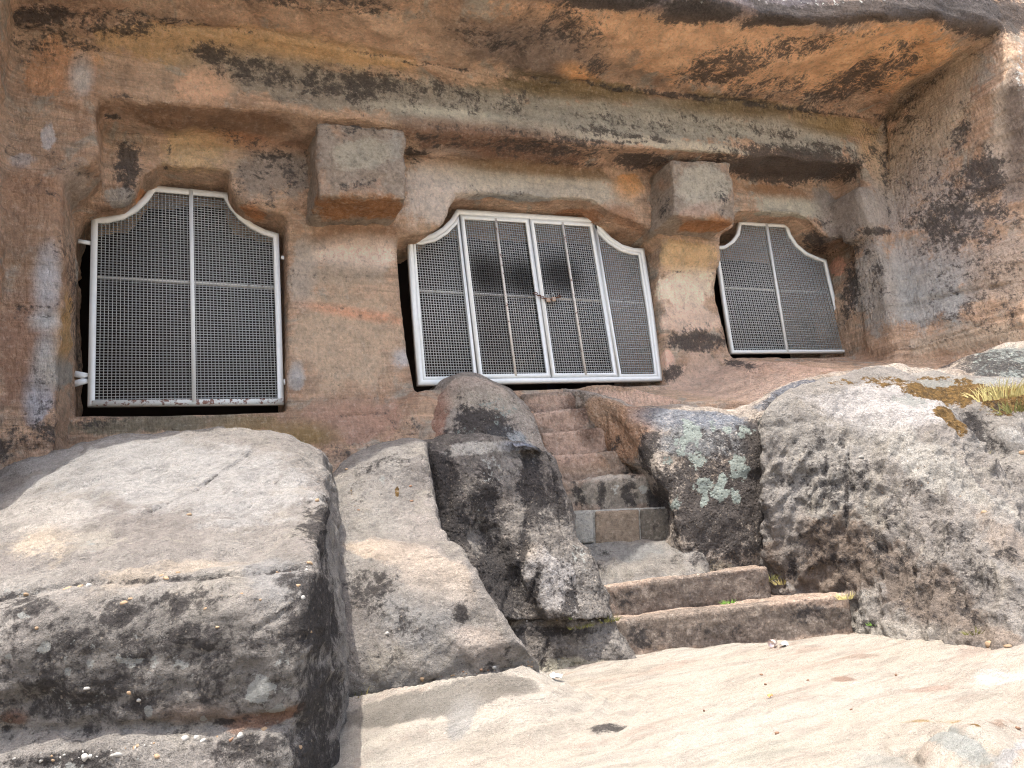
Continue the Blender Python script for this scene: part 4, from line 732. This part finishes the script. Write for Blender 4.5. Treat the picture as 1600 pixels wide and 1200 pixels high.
def bar(name, a, b, w, y0, y1, mat, parent):
    a = np.array(a); b = np.array(b); t = nrm(b-a); n_ = np.array([-t[1], t[0]])*w/2; V = []
    for y in (y0, y1):
        for p in (a-n_, b-n_, b+n_, a+n_): V.append((p[0], y, p[1]))
    return mesh_np(name, np.array(V), np.array([(0, 1, 2, 3), (7, 6, 5, 4), (0, 4, 5, 1), (1, 5, 6, 2), (2, 6, 7, 3), (3, 7, 4, 0)]), mat, parent, False)
# left window grille
def window_grille(outline, label, wf, wm, pu, pv, vbar, hbar, brackets, rust):
    poly = g2(outline); c = np.mean(poly, 0); g = empty('window_grille', (c[0], YG, min(p[1] for p in poly)), label, 'window grille', 'white mesh window grilles')
    _, inn = ring('frame', poly, wf, YG-.03, YG+.02, M_paint, g)
    wires('wire_mesh', inn, pu, pv, wm, YG, g, M_wire)
    (va, vb), (ha, hb) = g2(vbar), g2(hbar)
    bar('upright_bar', va, vb, .034, YG-.036, YG-.010, M_paint, g); bar('cross_bar', ha, hb, .024, YG+.008, YG+.030, M_bar, g)
    if rust:
        zs = min(p[1] for p in poly); xs = [p[0] for p in poly]; bar('bottom_rail', (min(xs)+.03, zs+.035), (max(xs)-.03, zs+.030), .048, YG-.034, YG-.024, M_rusty, g)
    for a, b, th in brackets:
        a, b = g2([a, b]); bar('bracket', a, b, th, YG-.02, YG-.005, M_paint, g)
    return g
window_grille([(143, 340), (166, 341), (188, 336), (208, 325), (224, 310), (236, 292), (355, 303), (365, 322), (379, 339), (396, 352), (414, 361), (435, 367), (439, 500), (443, 633), (137, 636), (140, 480)],
              'tall white mesh grille with curved shoulders and rusty bottom rail, leftmost of the three', .05, .0029, .0296, .0243, ((298, 298), (303, 630)), ((150, 432), (434, 449)),
              [((122, 378), (142, 381), .035), ((117, 585), (139, 589), .05), ((115, 601), (139, 594), .05), ((439, 403), (448, 405), .035), ((442, 598), (449, 597), .05)], True)
window_grille([(1116, 386), (1130, 385), (1142, 377), (1150, 366), (1153, 347), (1229, 352), (1234, 368), (1244, 383), (1258, 395), (1273, 402), (1289, 407), (1305, 478), (1322, 552), (1141, 553), (1128, 468)],
              'smaller white mesh grille leaning right with fine mesh, rightmost of the three', .042, .0037, .0345, .0345, ((1195, 350), (1228, 551)), ((1129, 449), (1303, 457)), [], False)
# middle gate
outline = [(635, 369), (655, 371), (674, 367), (690, 357), (703, 344), (712, 329), (929, 343), (939, 359), (953, 373), (970, 384), (987, 389), (1004, 390), (1019, 490), (1033, 596), (840, 599), (652, 603), (643, 480)]
poly = g2(outline); gate = empty('mesh_gate', (3.8, YG, 1.8), 'wide white double mesh gate with chained leaves above the stairs', 'gate')
_, inn = ring('frame', poly, .052, YG-.035, YG+.025, M_paint, gate)
def clipx(poly, x, sg):
    out = []
    for i in range(len(poly)):
        a, b = np.array(poly[i]), np.array(poly[(i+1) % len(poly)]); ia, ib = sg*(a[0]-x) >= 0, sg*(b[0]-x) >= 0
        if ia: out.append(a)
        if ia != ib: out.append(a+(b-a)*(x-a[0])/(b[0]-a[0]))
    return out
def zt_at(x): return zrange_at(inn, x)
posts = [g2([(742, 590)])[0][0], g2([(858, 590)])[0][0], g2([(963, 588)])[0][0]]
def pxl(px0, py0): return g2([(px0, py0)])[0][0]
p_a = (pxl(721, 345)+pxl(742, 590))/2; p_b = (pxl(828, 345)+pxl(858, 590))/2; p_c = (pxl(928, 350)+pxl(962, 590))/2
for nm, x0, x1 in (('side_panel', -9., p_a), ('gate_leaf', p_a, p_b), ('gate_leaf', p_b, p_c), ('side_panel', p_c, 99.)):
    isl = nm == 'gate_leaf'; w = .042; x0_, x1_ = x0+(.010), x1-(.010)
    sub = clipx(clipx(inset(inn, .004 if not isl else .010), x0_, 1), x1_, -1)
    pr, sin_ = ring(nm, sub, w if isl else .030, YG-.028, YG+.012, M_paint, gate)
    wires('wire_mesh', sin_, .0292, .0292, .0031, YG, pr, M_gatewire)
    zl = 2.83
    r_ = xrange_at(sub, zl)
    bar('cross_bar', (r_[0]+.02, zl), (r_[1]-.02, zl), .022, YG+.008, YG+.026, M_bar, pr)
    if isl:
        xm = (x0_+x1_)/2; zz = zrange_at(sub, xm); bar('upright_bar', (xm, zz[0]+.02), (xm, zz[1]-.02), .022, YG-.036, YG-.012, M_bar, pr)
lk = g2([(838, 467)])[0]
M_rust = plain('rusty_iron', sc(120, 82, 62), .8, .2, .5, 60); M_brass = plain('dull_padlock_metal', sc(176, 150, 128), .5, .4, .3, 60)
mb = MB()
for k in range(9):
    t = k/8; c = np.array([p_b-.07+.30*t, YG-.055, 2.845-.05*math.sin(t*math.pi)-.02*t]); pts = []
    for j in range(10):
        a = 2*math.pi*j/10; u = math.cos(a)*.022; w_ = math.sin(a)*.012; pts.append(c+np.array([u, w_ if k % 2 else 0, 0 if k % 2 else w_]))
    mb.tube(pts, .005, 6, True)
tag(mb.build('chain', M_rust, None, True), 'rusty chain looped round the meeting stiles of the gate', 'chain')
def padlock(x, z, label):
    p = empty('padlock', (x, YG-.055, z), label, 'padlock', 'padlocks on the gate chain')
    v0 = np.array([x, YG-.055, z]); cs = []
    for y in (-.012, .012):
        for dx, dz in ((-.026, 0), (.026, 0), (.026, -.052), (-.026, -.052)): cs.append((dx, y, dz))
    f = [v0+np.array([a[0], a[1], a[2]]) for a in cs]
    block('lock_body', [f[0], f[1], f[2], f[3], f[4], f[5], f[6], f[7]], M_brass, p, .008, .006, [], .0, 1)
    mb = MB(); mb.tube([v0+np.array([math.cos(a)*.016, 0, .012+math.sin(a)*.03]) for a in np.linspace(-.4, math.pi+.4, 12)], .0045, 6); mb.build('shackle', M_wire, p, True)
padlock(p_b+.075, 2.80, 'small rusty padlock hanging lower on the gate chain'); padlock(p_b+.15, 2.815, 'pale padlock hanging on the gate chain, farther from the meeting stiles')
#@GROUND
def ground_h(v):
    x, y = v[:, 0], v[:, 1]; z = gz(x, y); far = np.clip((np.hypot(x-3, y-2)-7)/8, 0, 1); z = z*(1-far)+(-.9)*far
    q = np.stack([x, y, 0*x], 1)
    z = z+.018*fbm(q, .9, 3, 201)+.012*fbm(q, 3.2, 4, 205, an=(1, 1.7, 1))+.005*ridge(q, 6, 3, 209, an=(.7, 2.2, 1))
    for px, py, h_, ra, rb, an in ((1500, 1150, .10, .30, .17, .35), (1350, 1190, .07, .30, .13, .3), (1590, 1185, .09, .25, .12, .5), (1540, 1110, .05, .3, .12, .4)):
        c = onZ(px, py, -.80); dx, dy = x-c[0], y-c[1]; ca, sa = math.cos(an), math.sin(an); u, w = (dx*ca+dy*sa)/ra, (-dx*sa+dy*ca)/rb; r2 = u*u+w*w
        z = z+h_*np.clip(1-r2, 0, 1)**1.1
    sm = np.array([P(490, 1112, 3.52), P(545, 1098, 3.56), P(600, 1090, 3.56), P(660, 1078, 3.57), P(720, 1062, 3.6), P(780, 1052, 3.64), P(815, 1046, 3.72), P(838, 1048, 3.9)]); dm = np.full(len(x), 99.); hz = np.zeros(len(x))
    nearm = (np.abs(x-sm[:, 0].mean()) < 3) & (np.abs(y-sm[:, 1].mean()) < 3)
    for a_, b_ in zip(sm[:-1], sm[1:]):
        e = (b_-a_)[:2]; t_ = np.clip(((x-a_[0])*e[0]+(y-a_[1])*e[1])/(e@e), 0, 1); dd = np.hypot(x-a_[0]-t_*e[0], y-a_[1]-t_*e[1]); k_ = dd < dm; dm = np.where(k_, dd, dm); hz = np.where(k_, a_[2]+t_*(b_[2]-a_[2]), hz)
    rise = np.clip(hz-gz(x, y)+.012, 0, 1); wd_ = .60+.10*np.sin(x*3); f_ = np.clip(1-dm/wd_, 0, 1); z = z+np.where(nearm, rise*(.25*f_+.75*f_**1.9), 0)
    z = z+np.where(nearm, f_*(1-f_)*.04*np.sin(dm*60+3*vnoise(q*2.2, 77)), 0)
    c = onZ(950, 1137, -.79); r2 = ((x-c[0])/.13)**2+((y-c[1])/.11)**2; z = z-.018*np.exp(-r2*1.2)
    e = P(1400, 1003, 4.72); 
    return z
def grid(x0, x1, y0, y1, h):
    a, b = np.arange(x0, x1+h*.5, h), np.arange(y0, y1+h*.5, h); A, B = np.meshgrid(a, b, indexing='ij'); n, m = A.shape
    v = np.stack([A.ravel(), B.ravel(), 0*A.ravel()], 1); i, j = np.meshgrid(np.arange(n-1), np.arange(m-1), indexing='ij'); i = i.ravel(); j = j.ravel()
    return v, np.stack([i*m+j, (i+1)*m+j, (i+1)*m+j+1, i*m+j+1], 1)
# one sheet, fine near the stairs and coarse far away (warped grid)
def axis(lo, hi, a, b, h, k):
    inner = np.arange(a, b, h); l = []; s_ = h; x = a
    while x > lo: s_ *= k; x -= s_; l.append(x)
    r = []; s_ = h; x = b
    while x < hi: r.append(x); s_ *= k; x += s_
    return np.array(l[::-1]+list(inner)+r)
ax_, ay_ = axis(-60, 60, .6, 6.3, .014, 1.12), axis(-60, 60, 1.1, 5.2, .014, 1.12)
A, B = np.meshgrid(ax_, ay_, indexing='ij'); n, m = A.shape; v = np.stack([A.ravel(), B.ravel(), 0*A.ravel()], 1); v[:, 2] = ground_h(v)
i, j = np.meshgrid(np.arange(n-1), np.arange(m-1), indexing='ij'); i = i.ravel(); j = j.ravel(); q = np.stack([i*m+j, (i+1)*m+j, (i+1)*m+j+1, i*m+j+1], 1)
gr, Vg, Ng = finish_rock('ground', v, q, M_ground, None, SP.get('gr', [])); tag(gr, kind='structure')
#@SMALL
def pebble_mesh(seed):
    r = random.Random(seed); V = []; Fc = []; n, m = 7, 10
    a = [r.uniform(.75, 1.25), r.uniform(.7, 1.1), r.uniform(.55, .85)]
    for i in range(n+1):
        th = math.pi*i/n
        for j in range(m):
            ph = 2*math.pi*j/m; d = np.array([math.sin(th)*math.cos(ph), math.sin(th)*math.sin(ph), math.cos(th)]); V.append(np.sign(d)*np.abs(d)**.8)
    V = np.array(V); V = V*(1+.22*fbm(V, 1.3, 2, 400+seed))[:, None]*np.array(a)
    for i in range(n):
        for j in range(m): Fc.append([i*m+j, (i+1)*m+j, (i+1)*m+(j+1) % m, i*m+(j+1) % m])
    return V, np.array(Fc)
PM = [plain('pebble_tan', sc(150, 126, 98), .85, 0, .5, 90), plain('pebble_white', sc(158, 154, 146), .6, 0, .3, 50), plain('pebble_brown', sc(120, 90, 68), .8, 0, .4, 50)]
proto = {}
def pebble(name, p, size, k, mk, parent=None, nrm_=None, sink=.55):
    key = (k % 5, mk)
    if key not in proto:
        V, Fc = pebble_mesh(k % 5); o = mesh_np(name, V, Fc, PM[mk], None); proto[key] = o.data; 
    else:
        o = bpy.data.objects.new(name, proto[key]); COL.objects.link(o)
    q = np.array(p)-(nrm_*size*sink if nrm_ is not None else 0); o.parent = parent
    o.location = q-parent_world(parent); o.scale = (size*.7,)*3
    o.rotation_euler = (rng.uniform(-.5, .5), rng.uniform(-.5, .5), rng.uniform(0, 6.28)); return o
def seam(rk, pts, n, jit, s0, s1, mats):
    o, V, N = ALL[rk]
    cl = [rng.uniform(pts[0][0], pts[-1][0]) for _ in range(max(3, n//6))]
    for i in range(n):
        x = float(np.clip(cl[int(rng.integers(len(cl)))]+rng.normal(0, (pts[-1][0]-pts[0][0])/16), pts[0][0], pts[-1][0])) if i % 4 else rng.uniform(pts[0][0], pts[-1][0]); y = float(interp(x, pts))+rng.normal(0, jit); p, nn_ = surf(V, N, x, y)
        pebble('embedded_pebble', p, float(rng.uniform(s0, s1))*(1.5 if rng.random() < .12 else 1), i, int(rng.choice(mats)), o, nn_)
def one(rk, lst):
    o, V, N = ALL[rk]
    for i, (x, y, r_, mk) in enumerate(lst):
        p, nn_ = surf(V, N, x, y); pebble('embedded_pebble', p, r_*P(x, y, 1)[1]*0+r_*float(np.linalg.norm(p))/F, i, mk, o, nn_, .25)
LBN = 'slab_boulder'
seam(LBN, [(90, 918), (130, 912), (280, 900), (480, 885)], 10, 5, .004, .010, [0, 2, 1])
seam(LBN, [(0, 1188), (60, 1182), (150, 1176), (230, 1160), (300, 1150), (340, 1146)], 36, 5, .005, .015, [1, 1, 1, 0])
one(LBN, [(297, 803, 6, 0), (495, 780, 5, 0), (485, 879, 6, 0), (484, 988, 5, 0), (105, 920, 10, 0), (126, 916, 5, 0), (138, 914, 7, 1), (204, 936, 5, 0), (192, 941, 8, 0), (250, 900, 6, 0), (262, 902, 6, 0), (280, 897, 6, 0), (40, 927, 4, 0), (378, 928, 4, 0), (405, 938, 4, 0), (466, 915, 5, 0), (474, 934, 6, 1), (340, 980, 4, 0), (216, 1094, 6, 1), (201, 1082, 6, 0), (245, 1183, 6, 0), (130, 1184, 8, 1), (185, 1180, 7, 1), (291, 1155, 8, 1), (306, 1152, 7, 1), (318, 1158, 6, 1), (414, 1140, 6, 0), (362, 1156, 5, 2), (375, 1150, 8, 1), (470, 1166, 6, 0), (320, 950, 4, 0), (56, 982, 4, 0), (138, 1076, 5, 1)])
seam('sloping_boulder', [(560, 1094), (650, 1072), (700, 1056), (760, 1050), (830, 1036)], 30, 4, .004, .011, [0, 2, 2])
one('sloping_boulder', [(623, 1080, 7, 0), (660, 1061, 6, 0), (585, 1098, 7, 1), (604, 990, 6, 1), (642, 759, 4, 2), (643, 782, 4, 2), (560, 797, 4, 2), (541, 733, 4, 0), (752, 1046, 5, 2), (772, 1043, 6, 1), (695, 1067, 5, 2)])
seam('ridged_boulder', [(1250, 800), (1330, 790), (1380, 770), (1420, 755), (1480, 770), (1520, 800)], 40, 14, .004, .010, [1, 0, 2])
one('ridged_boulder', [(1345, 713, 5, 1), (1537, 800, 6, 0), (1250, 720, 3, 0), (1440, 880, 4, 1)])
seam('chiselled_boulder', [(795, 975), (870, 970), (940, 968)], 14, 3, .006, .012, [0, 1, 2])
one('lichen_boulder', [(1598, 706, 6, 0)])
# loose stones on the ground
for i, (x, y, r_, mk) in enumerate([(1214, 1147, 4, 2), (1400, 1053, 3, 2), (1190, 1052, 3, 2), (1262, 1062, 3, 2), (1196, 1068, 3, 2), (1590, 1140, 4, 2), (1100, 1110, 2.5, 2), (1330, 1110, 2.5, 2)]):
    p, nn_ = surf(Vg, Ng, x, y); tag(pebble('loose_pebble', p, r_*float(np.linalg.norm(p))/F, i, mk, None, np.array([0, 0, 1.]), -.3), 'tiny dark pebble lying loose on the pale ground', 'pebble', 'dark pebbles on the ground')
for i, (x, y, r_, lb) in enumerate([(1530, 1000, 7, 'tan pebble leaning on the foot of the ridged boulder, nearer the corner'), (1548, 1002, 9, 'largest tan pebble at the foot of the ridged boulder'), (1575, 1002, 6, 'pale pebble at the foot of the ridged boulder, closest to the photo edge')]):
    p, nn_ = surf(Vg, Ng, x, y+6); tag(pebble('loose_pebble', p, r_*float(np.linalg.norm(p))/F, i, 0, None, np.array([0, 0, 1.]), -.3), lb, 'pebble', 'pebbles below the ridged boulder')
# grass and weeds
M_green = plain('fresh_grass', sc(110, 150, 50), .7, 0, .4, 60); M_straw = plain('dry_grass', sc(196, 182, 120), .8, 0, .4, 40); M_olive = plain('olive_weed', sc(112, 110, 56), .8, 0, .4, 40)
def tuft(p, n, h, spread, mat, label, lean=0., up=(0, 0, 1), name='grass_tuft'):
    V = []; Fc = []; upv = np.array(up, float)
    for i in range(n):
        a = rng.uniform(0, 6.28); r_ = spread*math.sqrt(rng.random()); b = p+np.array([math.cos(a)*r_, math.sin(a)*r_, -.006]); d = nrm(upv+np.array([math.cos(a), math.sin(a), 0])*rng.uniform(.1, 1.1)+np.array([lean, -abs(lean)*.3, 0]))
        L = h*rng.uniform(.5, 1.1); w = L*.045+.0008; sd = nrm(np.cross(d, [.3, .8, .2])); k0 = len(V); c = b.copy()
        for j in range(5):
            ww = w*(1-j/4.3); V += [c-sd*ww, c+sd*ww]; c = c+d*L/4; d = nrm(d+np.array([0, 0, -.22])+rng.normal(0, .08, 3))
        for j in range(4): Fc.append([k0+2*j, k0+2*j+1, k0+2*j+3, k0+2*j+2])
    o = mesh_np(name, np.array(V)-0, np.array(Fc), mat, None); 
    return tag(o, label, 'grass tuft')
def at_rock(k, x, y):
    o, V, N = ALL[k]; return surf(V, N, x, y)[0]
tuft(P(1140, 942, 5.55), 46, .035, .06, M_green, 'fresh green tuft growing on the lowest step tread')
tuft(at_rock('sloping_boulder', 562, 1108), 30, .16, .03, M_straw, 'straw coloured tuft in the gap between the two left boulders', .1)
tuft(at_rock('sloping_boulder', 574, 1150), 26, .09, .03, M_olive, 'olive weed low in the gap between the two left boulders')
tuft(at_rock('chiselled_boulder', 948, 972), 60, .06, .09, M_olive, 'olive weeds at the left end of the lowest step')
tuft(at_rock('chiselled_boulder', 892, 968), 14, .025, .015, M_green, 'tiny green sprig in the crack of the chiselled boulder')
tuft(at_rock('lichen_boulder', 1572, 622), 260, .17, .26, M_straw, 'large dry straw patch on top of the lichen rock', .3)
tuft(at_rock('lichen_boulder', 1590, 645), 130, .14, .16, M_olive, 'olive grass patch on the shoulder of the lichen rock', .3)
tuft(at_rock('ridged_boulder', 1365, 975), 24, .03, .04, M_green, 'green sprouts in the small hollow at the foot of the ridged boulder')
tuft(at_rock('ridged_boulder', 1522, 990), 40, .05, .05, M_olive, 'small weed at the foot of the ridged boulder')
tuft(at_rock('ridged_boulder', 1222, 912), 60, .07, .06, M_straw, 'dry weeds where the steps meet the ridged boulder')
tuft(P(1322, 935, 5.2), 40, .06, .05, M_straw, 'dry weeds at the right end of the lowest step')
tuft(at_rock('lichen_boulder', 1535, 715), 40, .07, .06, M_straw, 'dry grass wedged behind the crest of the ridged boulder')
tuft(at_rock('chiselled_boulder', 905, 980), 50, .04, .10, M_olive, 'low olive weeds along the crack under the chiselled boulder')
tuft(at_rock('sloping_boulder', 556, 1092), 26, .05, .05, M_olive, 'olive weeds at the left end of the pebble seam on the sloping boulder')
tuft(P(1205, 905, 5.9), 40, .06, .05, M_olive, 'olive weeds behind the right end of the second step')
tuft(at_rock('lichen_boulder', 1550, 612), 90, .07, .2, M_straw, 'short dry stalks on the moss of the lichen rock, left of the large straw patch', .2)
# litter
M_paper = plain('white_litter', sc(226, 228, 226), .6, 0, .15, 60); M_leaf = plain('dry_leaf', sc(206, 140, 84), .8, 0, .4, 80)
def sheet(name, c, sx, sy, amp, mat, label, cat, sd):
    n = 12; u, w = np.meshgrid(np.linspace(-1, 1, n), np.linspace(-1, 1, n), indexing='ij'); V = np.stack([u.ravel()*sx, w.ravel()*sy, 0*u.ravel()], 1)
    V[:, 2] = amp*(1+fbm(np.stack([u.ravel(), w.ravel(), 0*u.ravel()], 1), 1.6, 3, sd)); V[:, 0] *= 1-.35*np.abs(w.ravel())**2
    i, j = np.meshgrid(np.arange(n-1), np.arange(n-1), indexing='ij'); i = i.ravel(); j = j.ravel(); q = np.stack([i*n+j, (i+1)*n+j, (i+1)*n+j+1, i*n+j+1], 1)
    top = V; bot = V-np.array([0, 0, .0012]); o = mesh_np(name, np.concatenate([top, bot])+c, np.concatenate([q, q[:, ::-1]+n*n]), mat, None); return tag(o, label, cat)
c, _ = surf(Vg, Ng, 868, 1060); sheet('crumpled_paper', c+np.array([0, 0, .004]), .045, .028, .018, M_paper, 'crumpled white paper scrap on the ground below the chiselled boulder', 'litter', 3)
c, _ = surf(Vg, Ng, 1203, 1086); sheet('dry_leaf', c+np.array([0, 0, .003]), .016, .010, .008, M_leaf, 'small orange dry leaf lying on the open ground', 'leaf', 5)
c, _ = surf(Vg, Ng, 1224, 1006); sheet('plastic_scrap', c+np.array([0, 0, .004]), .035, .02, .014, M_paper, 'white crumpled plastic scrap beside the clear cup', 'litter', 8)
c, _ = surf(Vg, Ng, 1212, 1008)
mb = MB(); ax0 = nrm([1., .35, .12]); k = 14; n0 = 0
for i, (tt_, rr_) in enumerate(((0, .026), (.012, .027), (.03, .024), (.055, .019), (.056, .0))):
    b = c+np.array([-.035, 0, .027])+ax0*tt_; u_ = nrm(np.cross(ax0, [0, 0, 1])); w_ = np.cross(ax0, u_)
    for j in range(k): a = 2*math.pi*j/k; mb.v.append(b+rr_*(math.cos(a)*u_+math.sin(a)*w_))
    if i: 
        for j in range(k): mb.f.append([(i-1)*k+j, (i-1)*k+(j+1) % k, i*k+(j+1) % k, i*k+j])
M_cup = plain('clear_plastic', sc(226, 206, 196), .15); M_cup.node_tree.nodes['Principled BSDF'].inputs['Transmission Weight'].default_value = .6
tag(mb.build('plastic_cup', M_cup, None, True), 'clear plastic cup lying on its side at the foot of the lowest step', 'cup')
#@LIGHT
w = bpy.data.worlds.new('World'); S.world = w; w.use_nodes = True; t = w.node_tree; t.nodes.clear()
sdir = nrm([-.17, -.165, 1.0]); el = math.asin(sdir[2]); az = math.atan2(sdir[0], sdir[1])
sk = t.nodes.new('ShaderNodeTexSky'); sk.sky_type = 'NISHITA'; sk.sun_disc = False; sk.sun_elevation = el; sk.sun_rotation = az; sk.dust_density = 5; sk.air_density = 1.0; sk.ozone_density = 1
bg = t.nodes.new('ShaderNodeBackground'); bg.inputs[1].default_value = .15; ou = t.nodes.new('ShaderNodeOutputWorld'); t.links.new(sk.outputs[0], bg.inputs[0]); t.links.new(bg.outputs[0], ou.inputs[0])
sl = bpy.data.lights.new('sun', 'SUN'); sl.energy = 2.0; sl.angle = math.radians(.6); sl.color = (1, .97, .92)
so = bpy.data.objects.new('sun', sl); COL.objects.link(so); so.rotation_euler = Vector(-sdir).to_track_quat('-Z', 'Y').to_euler(); so.location = (0, 0, 20)
cam = bpy.data.cameras.new('camera'); co = bpy.data.objects.new('camera', cam); COL.objects.link(co); S.camera = co
cam.sensor_width = 36; cam.lens = F/1600*36; cam.clip_start = .05; cam.clip_end = 500
Rc = Matrix([[R[0][0], -R[0][1], -R[0][2]], [R[1][0], -R[1][1], -R[1][2]], [R[2][0], -R[2][1], -R[2][2]]])
co.matrix_world = Rc.to_4x4()
S.view_settings.view_transform = 'Standard'; S.view_settings.look = 'None'; S.view_settings.exposure = 1.92; S.view_settings.gamma = 1
S.cycles.max_bounces = 7; S.cycles.diffuse_bounces = 6; S.cycles.glossy_bounces = 1; S.cycles.transmission_bounces = 2; S.cycles.adaptive_threshold = .02; S.cycles.use_denoising = True; S.cycles.denoiser = 'OPENIMAGEDENOISE'; S.cycles.denoising_input_passes = 'RGB_ALBEDO_NORMAL'; S.cycles.denoising_prefilter = 'NONE'; S.cycles.filter_width = 1.15; S.cycles.sample_clamp_indirect = 3
